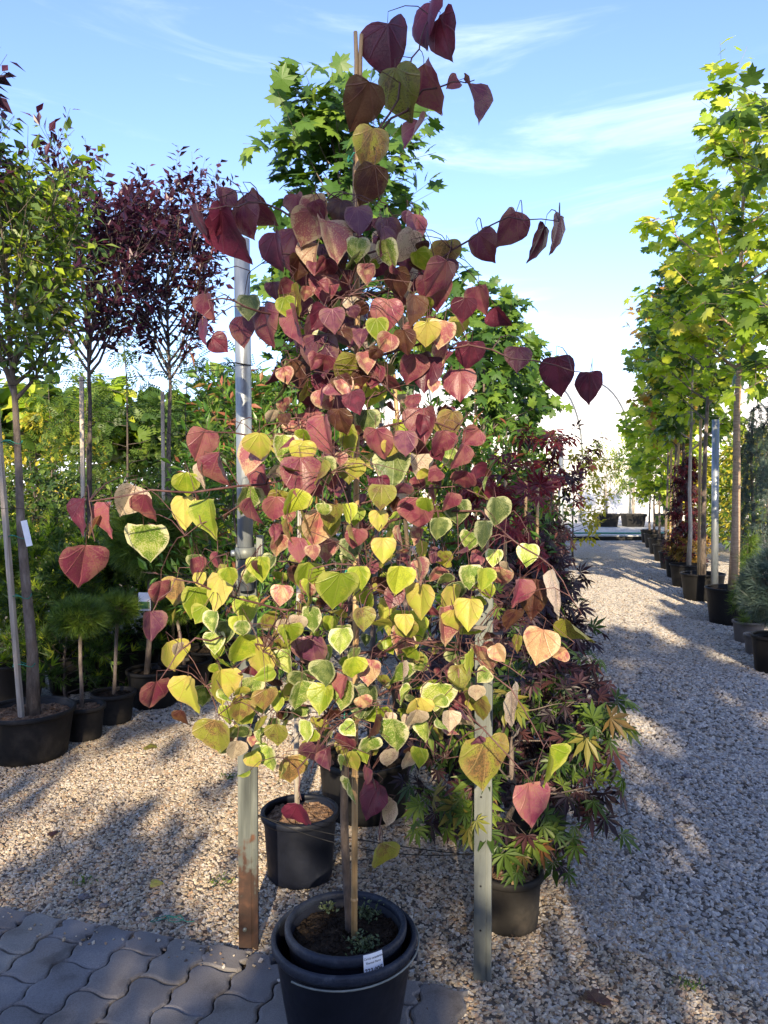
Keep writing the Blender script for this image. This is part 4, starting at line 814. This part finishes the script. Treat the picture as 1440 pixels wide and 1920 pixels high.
# ------------------------------------------------------------------ bucket, inner pot, price tag
bc = Vector((gp(644, 2.15), 2.15, .02)); BH, BR = .298, .208
bk = thing('bucket', 'large dark blue-black bucket with a wire handle holding the redbud pot', 'bucket', bc)
MB().lathe([(.001, .004), (.150, .002), (.156, .01), (.175, .12), (.192, .235), (.197, .27), (.200, BH - .012), (.194, BH - .012), (.188, .25), (.172, .12), (.15, .02), (.001, .016)], bc, 72, .004).link('body', M['navy'], bk)
MB().lathe([(.194, BH - .03), (.203, BH - .032), (BR, BH - .022), (BR + .001, BH - .006), (BR - .004, BH), (.197, BH), (.193, BH - .006)], bc, 72, .004, 0, True).link('rim', M['navy_rim'], bk)
for az in (200, 345):
    a = R(az); e = bc + Vector((.203 * math.cos(a), .203 * math.sin(a), .262))
    MB().tube([e - Vector((math.cos(a), math.sin(a), 0)) * .012, e + Vector((math.cos(a), math.sin(a), 0)) * .012], .014, 10).link('handle_lug', M['navy_rim'], bk)
hp = []
for k in range(25):
    s = k / 24; a = R(232 + (392 - 232) * s); rr2 = .214; hp.append(bc + Vector((rr2 * math.cos(a), rr2 * math.sin(a), .262 + .018 * s)))
MB().tube(hp, .0028, 6).link('handle', M['galv_pale'], bk)
ic = bc + Vector((.004, .012, .045)); IR, IH = .176, .275
ip = thing('plant_pot', 'black inner pot of the redbud carrying a white price tag', 'pot', ic)
MB().lathe([(.001, .004), (.132, .004), (.168, IH - .03), (.168, IH - .008), (.160, IH - .008), (.150, .20)], ic, 72).link('body', M['navy'], ip)
MB().lathe([(.158, IH - .034), (.172, IH - .032), (IR, IH - .02), (IR, IH - .005), (IR - .005, IH), (.163, IH), (.158, IH - .006)], ic, 72, 0, 0, True).link('rim', M['navy_rim'], ip)
g = random.Random(5); s = MB(); zs = IH - .045; rs = .155; nrg, nk = 14, 48
V = [ic + Vector((0, 0, zs + .02))]
for i in range(1, nrg + 1):
    for k in range(nk):
        a = 2 * math.pi * k / nk; q = rs * i / nrg; V.append(ic + Vector((q * math.cos(a), q * math.sin(a), zs + .018 * (1 - (i / nrg) ** 2) + g.gauss(0, .0035))))
s.V = V; s.F = [[0, 1 + k, 1 + (k + 1) % nk] for k in range(nk)]
for i in range(nrg - 1):
    for k in range(nk): a0 = 1 + i * nk; s.F.append([a0 + k, a0 + nk + k, a0 + nk + (k + 1) % nk, a0 + (k + 1) % nk])
for i in range(420):
    a = g.uniform(0, 6.283); q = rs * math.sqrt(g.random()) * .97; e = g.uniform(.003, .010)
    s.box(ic + Vector((q * math.cos(a), q * math.sin(a), zs + .018 * (1 - (q / rs) ** 2) + .003)), e * 1.7, e, e * .6, M=Matrix.Rotation(g.uniform(0, 6), 3, 'Z') @ Matrix.Rotation(g.uniform(-.7, .7), 3, 'X'))
s.link('soil', M['soil'], ip, False)
# price tag bent over the rim
ta, th_ = math.atan2(-1, .52), .026
def tagpt(u, v, off=.0):                                   # u across, v up, metres; follows the rim
    a = ta + u / IR; rr3 = IR + .003 + off
    return ic + Vector((rr3 * math.cos(a), rr3 * math.sin(a), IH - .020 + v)) + Vector((math.cos(a), math.sin(a), 0)) * (-.18 * v)
V = []; F = []
for j in range(3):
    for i in range(9): V.append(tagpt(-.0285 + .057 * i / 8, -.030 + .054 * j / 2))
for j in range(2):
    for i in range(8): a0 = j * 9 + i; F.append([a0, a0 + 1, a0 + 10, a0 + 9])
pt_ = link('price_tag', pm('price_tag', V, F), M['paper'], ip)
def lettering(txt, size, v, bold, uc=0.0):
    cu = bpy.data.curves.new('lettering', 'FONT'); cu.body = txt; cu.size = size; cu.align_x = 'CENTER'; cu.resolution_u = 2; cu.offset = bold
    tmp = bpy.data.objects.new('tmp', cu); COL.objects.link(tmp); dg = bpy.context.evaluated_depsgraph_get(); dg.update()
    me = bpy.data.meshes.new_from_object(tmp.evaluated_get(dg)); bpy.data.objects.remove(tmp); bpy.data.curves.remove(cu)
    for vx in me.vertices: vx.co = tagpt(uc + vx.co.x, v + vx.co.y, .0012)
    me.materials.clear(); o = link('lettering', me, M['ink'], pt_)
    return o
lettering('Cercis canadensis', .0078, .011, .00008); lettering("'Eternal Flame'", .0078, .000, .00008); lettering('223.00€', .0155, -.0215, .0003)
# weeds in the pot
for i, (dx, dy, n, rad, lab) in enumerate([(.055, .07, 170, .035, 'little grey-green weed behind the stake in the redbud pot'), (.06, -.085, 150, .04, 'low weed near the front of the redbud pot'), (-.06, .11, 60, .02, 'tiny weed at the back left of the redbud pot')]):
    ng = np.random.default_rng(400 + i); c = ic + Vector((dx, dy, zs + .012)); rt = thing('weed', lab, 'weed', c, 'weeds in the redbud pot')
    P = np.array(c) + ng.normal(size=(n, 3)) * [rad * .55, rad * .4, rad * .35] + [0, 0, rad * .5]; P[:, 2] = np.maximum(P[:, 2], c.z)
    D = ng.normal(size=(n, 3)) + [0, 0, .6]; cloud('foliage', OVATE, P, D, ng.normal(size=(n, 3)) + [0, -.5, 1], .013 * ng.uniform(.6, 1.3, n), M['l_weed'], rt, ng)
    sm = MB()
    for k in range(7): sm.tube([c - Vector((0, 0, .01)), c + Vector((g.gauss(0, rad * .5), g.gauss(0, rad * .4), rad * g.uniform(.4, 1)))], [.0012, .0008], 3, False)
    sm.link('stem', M['l_weed'], rt)

# ------------------------------------------------------------------ the redbud
TD = 2.15
tb0 = ic + Vector((.006, -.01, IH - .05))
sb0 = at(664, 1776, TD - .02); sb0.z = tb0.z - .02; st1 = at(672, 74, TD - .03)
sk = thing('bamboo_stake', 'tall bamboo stake with a split top tied to the redbud', 'stake', sb0)
top = sb0.lerp(st1, .955)
MB().tube([sb0.lerp(top, i / 10) for i in range(11)], [.0092 - .0012 * i / 10 for i in range(11)], 12).link('shaft', M['bamboo'], sk)
dz = (st1 - sb0).normalized()
for sx in (-1, 1):
    ctr = top + Vector((sx * .0052, 0, 0)); MB().tube([ctr - dz * .06, ctr + dz * .06, ctr + dz * (.135 if sx < 0 else .128) + Vector((sx * .003, 0, 0))], [.0062, .006, .0055], 8).link('split_half', M['bamboo'], sk)
for f in (.06, .20, .33, .47, .60, .73, .86):
    c = sb0.lerp(st1, f); MB().tube([c - dz * .006, c - dz * .002, c + dz * .002, c + dz * .006], [.0088, .0106, .0106, .0088], 12).link('joint_ring', M['bamboo'], sk)
rb = thing('redbud_tree', 'staked redbud with burgundy, pink and lime heart-shaped leaves in the front bucket', 'tree', tb0)
def trunk_at(z):
    f = (z - tb0.z) / (st1.z - tb0.z); p = tb0.lerp(st1 + Vector((.012, .02, 0)), max(0, min(1.02, f))); p.z = z
    return p + Vector((-.012 * math.sin(min(1, f * 4) * math.pi / 2) + .008 * math.sin(z * 7), .012, 0))
zz = [tb0.z - .03 + (2.62 - tb0.z) * i / 22 for i in range(23)]
MB().tube([trunk_at(z) for z in zz], [.0135 * (1 - .78 * (i / 22)) * (1.25 if i == 0 else 1) for i in range(23)], 10).link('trunk', M['bark_dark'], rb)
tiep = MB()
for z in (.95, 1.35, 1.8, 2.2, 2.5):
    c = trunk_at(z).lerp(sb0.lerp(st1, (z - sb0.z) / (st1.z - sb0.z)), .5); twine_ring(rb, c, .022, 'twine')

# hand-read leaves: centre x, y, width, height (photo pixels), colour, roll
LV = """730 93 80 105 B 5;800 42 45 92 B 3;833 68 45 90 B -15;810 163 50 95 R 0;850 157 36 30 R 60;888 187 38 85 R -10;752 175 68 100 O 8;676 196 58 95 D 0;693 277 62 78 O 5;690 345 50 80 D 0;778 250 20 70 R 28
373 417 28 65 B 0;418 375 22 55 R 0;440 440 75 112 B 0;415 412 30 60 B 5;490 390 50 80 R -20;465 410 50 80 R -25;597 390 58 62 K 0;556 385 36 46 R 0;553 470 72 92 R 0;520 470 45 75 B 5;575 425 60 70 K 10;620 450 60 90 K -5;672 412 60 60 P 0;728 435 45 58 P -15;773 428 46 64 R 0;632 465 58 46 L 0;670 467 55 50 V 0;730 475 45 60 V 0;760 460 38 70 W 0;838 475 70 58 O -8;820 520 60 80 R 0;632 500 62 52 D 0;715 450 34 60 P 0;700 480 40 50 W 5;590 480 45 60 K 0
952 428 56 75 R 10;910 462 40 65 R -22;1007 455 34 75 B 0;1042 437 34 75 R -5
393 575 36 56 R 5;383 620 28 52 B 0;410 645 45 44 B -45;455 620 50 62 R 0;465 575 58 52 G 0;500 610 55 82 R 0;515 545 40 42 P 0;555 560 50 62 O 0;610 540 60 62 R 0;560 500 40 50 D 0
725 590 66 68 R 0;708 617 48 48 L -5;660 580 52 44 P 0;625 600 50 52 P 0;590 620 54 70 P 0;602 665 75 84 P 0;560 610 38 80 R -10;655 695 58 78 O 5;695 740 40 50 L 8;610 720 50 52 B 0;815 545 66 74 R 0;870 580 50 52 B 0;903 560 42 58 R 0;942 593 34 50 B -15;860 610 52 44 Y 0;800 625 50 54 Y 0;828 625 60 60 K 5;838 660 24 72 K 0;880 665 56 62 B 0;862 720 56 64 R 0;970 672 66 54 R 0;1047 703 44 78 B 0;1105 725 32 64 B 0;775 580 40 62 D 0;745 530 34 60 D 0;800 700 60 72 B 0;770 690 50 62 R 0;690 690 50 62 D 0;760 640 44 50 D 0;560 700 48 60 D 0
377 832 56 66 R 12;487 835 66 60 Y 0;420 880 58 78 R 0;470 855 60 72 K 5;500 900 40 76 R 0;565 895 74 88 R 0;567 848 66 54 Y 0;585 800 70 64 R 0;612 815 44 82 R 0;655 825 44 66 L 0;748 803 36 42 L 0;712 830 56 68 R 0;760 830 50 54 P 0;738 880 76 84 G 0;795 795 50 70 R 0;825 830 45 58 R 0;840 800 38 70 O 0;885 818 45 48 R 40;858 855 34 56 R 22;800 850 34 70 R 0;815 890 45 36 R 50;350 905 60 58 L 0;383 890 20 55 W 0;640 790 48 56 D 0;690 790 44 50 G 0;530 840 48 60 V 0;610 880 44 54 G 0;655 880 46 52 O 0
158 965 46 74 B 0;205 972 38 72 R 5;240 937 58 68 W 18;280 950 54 62 R 0;346 960 58 66 Y 0;395 970 60 82 L 0;275 1015 92 94 V 0;155 1058 68 92 R 0;178 985 18 52 K 30
460 935 42 62 V 0;480 958 20 62 R 0;515 952 50 54 R 0;545 940 45 62 L 0;595 988 66 78 K 0;622 967 40 52 O 0;650 962 30 42 L 0;710 975 30 42 Y 0;665 967 34 38 L 0;715 930 55 54 O 0;785 960 60 68 R 0;858 958 56 54 G 0;930 958 56 62 G 0;907 1000 46 58 G 0;990 1040 46 48 V 0;925 1045 40 38 V 0;760 940 40 46 G 0;820 990 40 46 G 0;840 940 36 44 R 0
490 1065 52 56 L 0;573 1078 52 66 L 0;527 1115 52 44 K 0;410 1108 62 78 Y 0;432 1078 42 44 L 0;365 1127 38 66 L 10;330 1108 52 58 O 10;298 1110 24 52 R 0;632 1105 70 82 L 0;632 1108 36 42 Y 0;675 1082 42 48 L 0;465 1142 66 58 L 0;718 1030 52 54 Y 0;745 1085 52 62 L 0;790 1125 50 72 Y 0;842 1120 42 56 Y 0;880 1150 42 64 Y 0;833 1172 52 78 K 0;785 1070 24 58 K 5;680 1160 46 50 O 0;760 1182 82 100 L 0;545 1185 50 50 L 0;585 1160 36 52 V 0;400 1165 42 46 V 0;403 1203 48 48 V 0;455 1177 44 36 V 0;490 1240 70 82 Y 0;450 1215 50 72 L 0;587 1217 66 72 P 0;640 1200 40 52 V 0;740 1265 50 72 V 0;662 1250 50 54 L 0;610 1030 48 50 K 0;660 1030 44 50 G 0;560 1030 44 50 R 0;520 1020 40 46 K 0;690 1120 40 50 L 0;720 1140 40 48 Y 0;540 1240 44 52 V 0;610 1260 46 54 G 0
322 1228 38 62 Y -22;282 1172 38 60 P 0;288 1300 50 70 R -10;360 1300 70 84 Y 5;415 1285 50 72 Y 0;408 1378 76 82 O 0;560 1300 50 66 V 0;497 1310 42 50 O 0;605 1310 45 58 L 0;645 1300 54 64 V 8;690 1312 52 62 G 0;520 1375 52 52 O 0;575 1370 36 44 V 0;605 1412 72 80 P 5;545 1440 54 62 O 0;505 1420 45 58 V 0;740 1375 54 70 V -8;797 1370 30 42 V -8;775 1345 36 48 W 0;728 1420 36 42 W 0;820 1305 80 80 V 0;895 1320 50 74 O 0;862 1270 42 52 O 0;910 1232 30 62 K -8;880 1245 26 62 L -25;960 1325 50 84 W -32;1012 1210 50 72 K 8;1000 1120 66 82 D 0;1040 1110 30 100 W -15;1085 1180 32 82 O -20;1050 1225 42 34 K 55;910 1427 96 112 O 0;1027 1435 36 90 L -15;995 1505 76 88 R 0;712 1603 52 66 O 0;565 1525 54 66 B 0;697 1500 45 76 B 12;730 1522 34 56 W 15;660 1480 20 56 V 12;970 1110 46 62 R 0;940 1080 44 50 K 0;880 1080 44 50 V 0;905 1085 40 46 L 0;960 1160 40 50 D 0;650 1390 40 50 R 0;690 1395 40 46 V 0;470 1290 40 50 V 0;450 1330 44 52 O 0;345 1345 30 40 D 0;430 1340 30 40 L 0"""
def Rz(z):                                                # crown radius by height
    pts = [(.55, .18), (.85, .40), (1.2, .58), (1.5, .52), (1.7, .40), (1.89, .27), (2.07, .34), (2.3, .28), (2.46, .12), (2.75, .08), (3.0, .05)]
    for (a, ra), (b_, rb_) in zip(pts, pts[1:]):
        if a <= z <= b_: return ra + (rb_ - ra) * (z - a) / (b_ - a)
    return .15
g = random.Random(77)
leaves = []                                               # (attach point, length, axis, normal, colour)
def add_leaf(c, L, col, roll, yaw, pitch):
    ax = Vector((math.sin(R(roll)), 0, -math.cos(R(roll)))); nm = Vector((0, -1, 0))
    q = Matrix.Rotation(R(yaw), 3, ax) @ nm
    side = ax.cross(q).normalized(); ax2 = Matrix.Rotation(R(pitch), 3, side) @ ax; q2 = Matrix.Rotation(R(pitch), 3, side) @ q
    leaves.append((c - ax2 * (L * .46), L, ax2, q2, col))
for row in LV.replace('\n', ';').split(';'):
    cx, cy, w, h, col, roll = row.split(); cx, cy, w, h, roll = float(cx), float(cy), float(w), float(h), float(roll)
    c0 = at(cx, cy, TD); Rr = Rz(c0.z); dx = c0.x - trunk_at(c0.z).x
    dep = math.sqrt(max(.0025, Rr * Rr - dx * dx)) if abs(dx) < Rr else .05
    y = TD - dep * g.uniform(.35, .95) if g.random() < .85 else TD - dep * g.uniform(-.3, .3)
    c = at(cx, cy, y); L = h / FPX * y / 1.15
    rat = w / h; yaw = math.degrees(math.acos(max(.18, min(1, rat / .98)))) * (1 if g.random() < .5 else -1)
    add_leaf(c, L * (1.06 if rat < .9 else 1), col, -roll + g.uniform(-6, 6), yaw * .95 + g.uniform(-10, 10), g.uniform(-34, 14))
nhand = len(leaves)
def pal(z):
    if z > 2.2: return g.choices('BRPKDO', (4, 4, 2, 1, 2, 1))[0]
    if z > 1.75: return g.choices('BRPKDOLGW', (3, 5, 3, 2, 3, 2, 1, 2, 1))[0]
    if z > 1.35: return g.choices('BRPKOLYVGWD', (1, 4, 2, 3, 2, 2, 2, 2, 2, 2, 1))[0]
    return g.choices('RPKLYVGOWD', (1, 1, 1.5, 4.5, 2, 4, 2.5, 2.5, 1, 1.5))[0]
for i in range(640):
    z = g.choices((g.uniform(.86, 1.05), g.uniform(1.0, 1.45), g.uniform(1.45, 1.9), g.uniform(1.9, 2.3)), (2.0, 5, 4, 3.2))[0]
    az = g.uniform(0, 6.283); r = Rz(z) * math.sqrt(g.uniform(.02, .9)) * .93; t = trunk_at(z)
    c = t + Vector((r * math.cos(az), r * math.sin(az), 0)); L = g.uniform(.034, .064)
    cp = c - Vector((0, 0, CAMZ)); dv = cp.dot(FW); sx, sy = CXP + FPX * cp.x / dv, CYP - FPX * cp.dot(UP) / dv
    if sx < 505 and sy < 1045: continue                     # the steel pole stands clear of the inner leaves
    face = math.degrees(math.atan2(c.x - t.x, -(c.y - t.y))) * .35 if r > .1 else 0
    add_leaf(c, L, pal(z), g.gauss(0, 20), face + g.gauss(0, 45), g.uniform(-55, 20))

# branches: read arms first, then whorls round the trunk
arms = [[(672, 330), (700, 265), (745, 180), (775, 110), (800, 50), (812, 5)], [(688, 290), (740, 225), (800, 168), (850, 156), (890, 150)], [(672, 480), (600, 440), (490, 375), (420, 388), (372, 396)],
        [(690, 560), (790, 520), (880, 445), (950, 405), (1048, 415)], [(680, 690), (790, 640), (880, 650), (1000, 678), (1110, 700)], [(660, 640), (560, 600), (460, 570), (395, 560), (380, 610)],
        [(655, 960), (540, 900), (400, 920), (280, 925), (165, 940), (178, 1015)], [(655, 920), (570, 860), (470, 815), (375, 810)], [(665, 1000), (780, 960), (900, 960), (960, 1010), (1035, 1060), (1090, 1150)],
        [(655, 1180), (560, 1150), (440, 1120), (330, 1085), (285, 1150)], [(655, 1290), (560, 1260), (440, 1200), (370, 1195), (330, 1230), (300, 1275)], [(660, 1260), (760, 1200), (860, 1220), (960, 1290), (1020, 1400)],
        [(660, 1330), (780, 1270), (880, 1330), (915, 1385), (1000, 1470)], [(655, 1340), (560, 1320), (470, 1300), (410, 1340)], [(660, 1350), (610, 1370), (560, 1440), (565, 1500)], [(660, 1380), (690, 1420), (712, 1500), (712, 1575)],
        [(668, 820), (760, 790), (850, 800), (890, 805)], [(668, 760), (600, 740), (540, 720)]]
br = MB(); samp = []
def add_branch(pts, r0):
    fine_ = []
    for i in range(len(pts) - 1):
        for s in (0, .34, .67): fine_.append(pts[i].lerp(pts[i + 1], s) + Vector((g.gauss(0, .004), g.gauss(0, .004), g.gauss(0, .004))) * (i + s > 0))
    fine_.append(pts[-1]); n = len(fine_)
    br.tube(fine_, [r0 * (1 - .75 * i / n) for i in range(n)], 5, False); samp.extend(fine_[2:])
for a in arms:
    n = len(a); pts = []
    sgn = -1
    for i, (px, py) in enumerate(a):
        c0 = at(px, py, TD); t = trunk_at(c0.z)
        pts.append(t if i == 0 else at(px, py, TD - .30 * (min(i, 3) / 3) * min(1, Rz(c0.z) / .4)))
    add_branch(pts, .0042)
for i in range(30):
    z = .85 + 1.6 * i / 30; az = i * 2.4 + g.uniform(-.3, .3); t = trunk_at(z); L = Rz(z) * g.uniform(.7, 1.0); o = Vector((math.cos(az), math.sin(az), 0))
    add_branch([t, t + o * L * .35 + Vector((0, 0, .10 * L)), t + o * L * .7 + Vector((0, 0, .12 * L)), t + o * L + Vector((0, 0, -.02))], .0042 - .001 * z / 2.5)
SA = np.array([tuple(p) for p in samp])
pet = MB()
for (p, L, ax, nm, col) in leaves:
    d2 = ((SA - np.array(p)) ** 2).sum(1); d2 = d2 + np.where(SA[:, 2] < p.z, .006, 0); b_ = Vector(SA[int(d2.argmin())]); dist = (b_ - p).length
    a1 = p - ax * min(.03, dist * .4) + nm * -.008
    if dist > .10:
        mid = b_.lerp(a1, .6) + Vector((0, 0, .02)); pet.tube([b_, b_.lerp(mid, .5) + Vector((0, 0, .012)), mid, a1, p], [.0017, .0014, .0012, .0009, .0009], 4, False)
    else: pet.tube([b_, b_.lerp(a1, .6) + Vector((0, 0, .006)), a1, p], [.0012, .001, .0009, .0009], 4, False)
br.link('branches', M['twig'], rb); pet.link('petioles', M['twig'], rb, kind='stuff')

HALF = [(0, 0), (.08, .028), (.18, .048), (.30, .045), (.41, .002), (.50, -.10), (.545, -.24), (.54, -.38), (.49, -.52), (.40, -.65), (.29, -.77), (.18, -.875), (.075, -.965), (0, -1.06)]
def heart(seed):
    q = random.Random(seed); n = len(HALF); NR = 5; V = []; UVs = []; E = []; F = []
    nt_ = q.uniform(-.35, 1.15); wp = q.uniform(.9, 1.12); fold = q.uniform(.05, .8); dro = q.uniform(-.1, .55); curl = q.uniform(-.4, .5); ph = q.uniform(0, 6); ws = q.uniform(.94, 1.04); tw = q.uniform(-.25, .25)
    for sd in (1, -1):
        asym = q.uniform(.92, 1.06); b = len(V)
        for i, (x, y) in enumerate(HALF):
            y = y * nt_ if y > 0 else -abs(y) ** wp
            my = -1.0 * i / (n - 1) * .98 - .005
            for r in range(NR + 1):
                f = r / NR; px = x * f * ws * asym; py = my + (y - my) * f
                edge_w = .022 * f ** 3 * math.sin(i * 2.1 + ph + sd)
                z = fold * abs(px) * (1 - .55 * f) + curl * px * px * 1.6 - dro * .34 * (py + .3) ** 2 + edge_w + tw * px * (py + .4) + .02 * math.sin(px * 11 + ph) * f
                V.append((px * sd, py, z)); UVs.append((.5 + px * sd, .1 - py)); E.append(f if y < .02 or f > .5 else f)
        for i in range(n - 1):
            for r in range(NR):
                a0 = b + i * (NR + 1) + r; fc = [a0, a0 + 1, a0 + NR + 2, a0 + NR + 1]; F.append(fc if sd > 0 else fc[::-1])
    return np.array(V, float), np.array(F, int), np.array(UVs, float), np.array(E, float)
HV = [heart(900 + i) for i in range(20)]
def heart_mesh(V, F, uv, e, midx=None):
    me = fast('leaf', V, F, True, matidx=midx); a = me.attributes.new('edge', 'FLOAT', 'POINT'); a.data.foreach_set('value', e.astype(np.float32))
    ul = me.uv_layers.new(name='UVMap'); li = np.zeros(len(me.loops), np.int32); me.loops.foreach_get('vertex_index', li); ul.data.foreach_set('uv', uv[li].astype(np.float32).ravel()); return me
cache = {}
def leaf_frame(p, L, ax, nm):
    X = ax.cross(nm) * -1.0; Y = -ax; Z = X.cross(Y)     # mesh: x across, -y to the tip, z to the viewer side
    return Matrix.Translation(p) @ Matrix((X, Y, Z)).transposed().to_4x4() @ Matrix.Diagonal((L, L, L, 1))
# the 300 that show largest are parts; the ones deep in the crown are one mass
front = sorted(range(nhand, len(leaves)), key=lambda i: leaves[i][0].y)
keep = list(range(nhand)) + front[:max(0, 300 - nhand)]; rest = front[max(0, 300 - nhand):]
keep = keep[:300]
for i in keep:
    p, L, ax, nm, col = leaves[i]; k = (col, g.randrange(len(HV)))
    if k not in cache:
        cache[k] = heart_mesh(*HV[k[1]]); cache[k].materials.append(RED[col])
    o = bpy.data.objects.new('leaf', cache[k]); COL.objects.link(o); o.parent = rb
    o.matrix_basis = Matrix.Translation(-tb0) @ leaf_frame(p, L, ax, nm) @ Matrix.Diagonal((g.choice((-1, 1)) * 1.0, 1, 1, 1))
VV = []; FF = []; UU = []; EE = []; MI = []; off = 0
for i in rest:
    p, L, ax, nm, col = leaves[i]; V, F, uv, e = HV[g.randrange(len(HV))]; Mx = np.array(leaf_frame(p, L, ax, nm))
    VV.append(V @ Mx[:3, :3].T + Mx[:3, 3]); FF.append(F + off); UU.append(uv + [0, 0]); EE.append(e); MI += [RKEYS.index(col)] * len(F); off += len(V)
if VV: link('inner_leaves', heart_mesh(np.concatenate(VV), np.concatenate(FF), np.concatenate(UU), np.concatenate(EE), MI), [RED[k] for k in RKEYS], rb, 'stuff')

# ------------------------------------------------------------------ small things on the gravel
def fallen(label, px, py, L, col, rz):
    p = on_ground(px, py, .014); k = (col, 3)
    if k not in cache: cache[k] = heart_mesh(*HV[3]); cache[k].materials.append(RED[col])
    o = bpy.data.objects.new('fallen_leaf', cache[k]); COL.objects.link(o); tag(o, label, 'leaf', 'fallen leaves'); o.location = p; o.scale = (L, L, L); o.rotation_euler = (R(8), R(-6), R(rz))
fallen('pinkish fallen leaf on the gravel at the paving edge', 190, 1750, .055, 'K', 40)
fallen('yellow fallen leaf on the left gravel near the paving', 282, 1655, .05, 'Y', 100)
fallen('small brown fallen leaf at the left of the gravel', 100, 1558, .045, 'D', 10)
fallen('brown fallen leaf on the sunlit gravel before the pots', 275, 1398, .08, 'O', 70)
fallen('orange fallen leaf on the path right of the maple', 1146, 1500, .05, 'O', 20)
fallen('dry brown fallen leaf at the bottom right of the gravel', 1120, 1880, .09, 'D', 160)
fallen('dark fallen leaf in the middle of the grey path', 1295, 1545, .05, 'D', 200)
for i, (px, py) in enumerate([(160, 1655), (430, 1460), (1290, 1850), (415, 1655)]):
    ng = np.random.default_rng(430 + i); c = on_ground(px, py, .01); rt = thing('weed', 'tiny green weed sprouting in the gravel, %s' % ('left of the gravel middle', 'near the steel pole on sunlit stones', 'at the lower right', 'left of the rusty foot')[i], 'weed', c, 'weeds in the gravel')
    n = 40; P = np.array(c) + ng.normal(size=(n, 3)) * [.022, .016, .006] + [0, 0, .006]; cloud('foliage', NARROW, P, ng.normal(size=(n, 3)) + [0, 0, .8], ng.normal(size=(n, 3)) + [0, -.4, 1], .02 * ng.uniform(.6, 1.3, n), M['l_mid'], rt, ng)
ng = np.random.default_rng(470); P = []
for (px, py, sx, n) in [(300, 1480, 260, 60), (820, 1640, 130, 70), (1120, 1560, 160, 60), (600, 1640, 160, 50), (1200, 1780, 200, 60), (250, 1340, 150, 50), (1050, 1850, 200, 50), (430, 1770, 60, 25)]:
    for k in range(n):
        y_ = py + ng.normal() * 70
        if y_ > 1180: P.append(tuple(on_ground(px + ng.normal() * sx, min(1915, y_), .019)))
P = np.array([q for q in P if (Vector(q) - EDGE0).dot(U) > -.02 or (Vector(q) - EDGE0).dot(Vv) > .5]); n = len(P); Dq = ng.normal(size=(n, 3)) * [1, 1, .15]
lit = cloud('leaf_litter', OVATE, P, Dq, ng.normal(size=(n, 3)) * .25 + [0, 0, 1], .026 * ng.uniform(.4, 1.3, n), M['l_litter'], None, ng); tag(lit, 'small brown scraps of dry leaf and bark strewn over the gravel', 'leaf litter', None, 'stuff')
def rock(label, px, py, r, seed):
    q = random.Random(seed); p = on_ground(px, py, .012); V = []; F = []
    for i in range(5):
        for k in range(9):
            a = 2 * math.pi * k / 9; t = math.pi * i / 4; rr4 = r * (1 + q.uniform(-.2, .2)); V.append(p + Vector((rr4 * math.sin(t) * math.cos(a), rr4 * .7 * math.sin(t) * math.sin(a), rr4 * .45 * math.cos(t))))
    for i in range(4):
        for k in range(9): F.append([i * 9 + k, i * 9 + (k + 1) % 9, i * 9 + 9 + (k + 1) % 9, i * 9 + 9 + k])
    tag(link('stone', pm('stone', V, F, False), M['rock']), label, 'stone', 'dark stones on the gravel')
M['rock'] = noisy('slate_stone', [(0.3, (0.07, 0.065, 0.075)), (0.7, (0.16, 0.15, 0.16))], 20, 0.8, 0.4)
rock('flat bluish dark stone on the left gravel', 158, 1682, .026, 1); rock('smaller dark stone right of the bluish one', 194, 1698, .019, 2); rock('small dark stone near the bottom left gravel edge', 269, 1715, .015, 3); rock('dark stone far left on the gravel', 40, 1630, .016, 4); rock('dark stone in the middle of the path', 1290, 1455, .03, 5)
g = random.Random(9); c = on_ground(315, 1725, .016)
tag(MB().tube([c + Vector((.045 * math.cos(a * .9) + .02 * a * .3 - .03 + g.uniform(-.006, .006), .02 * math.sin(a * 1.3) + g.uniform(-.005, .005), .004 + .004 * g.random())) for a in [i * .42 for i in range(34)]], .0016, 5).link('twine_scrap', M['twine']), 'tangled green twine scrap on the gravel near the paving', 'twine')

# ------------------------------------------------------------------ unseen hedge and trees added behind the viewer to shade the foreground
for i in range(12):
    x = -6.6 + 1.1 * i
    tree('hedge_shrub', 'unseen hedge shrub added behind the viewer for shade, %s from the left' % ((on_ + ['tenth', 'eleventh', 'twelfth'])[i]), 'shrub', (x, -6.0 + .2 * math.sin(i * 2), 0), (3.4, 3.5, 3.4, 3.6, 3.4, 3.35, 3.5, 4.0, 4.1, 3.7, 4.0, 3.6)[i], .15, .7, 36, .4, 10, .36, 11, .2, OVATE, 'l_dark', 500 + i, 'bark_dark', .03, 'flat', group='added shade hedge')
for i, (x, y, H, hb, rc, nl) in enumerate([(2.0, -7.5, 5.9, 3.6, .8, 18), (3.6, -7.0, 6.4, 3.2, 1.0, 22), (5.4, -7.2, 5.6, 3.0, 1.0, 20), (.35, -9.0, 7.3, 5.9, .9, 13), (-2.6, -8.0, 7.0, 4.9, 1.0, 18), (-4.4, -8.0, 7.0, 4.4, 1.0, 18)]):
    tree('lime_tree', 'unseen standard tree added behind the viewer for shade, %s' % ('right of the path line', 'right, second', 'far right', 'tall one straight behind', 'left one', 'far left')[i], 'tree', (x, y, 0), H, hb, rc, nl, .4, 7, .45, 6, .21, MAPLE, 'l_mid', 520 + i, 'bark', .05, 'oval', group='added shade trees')
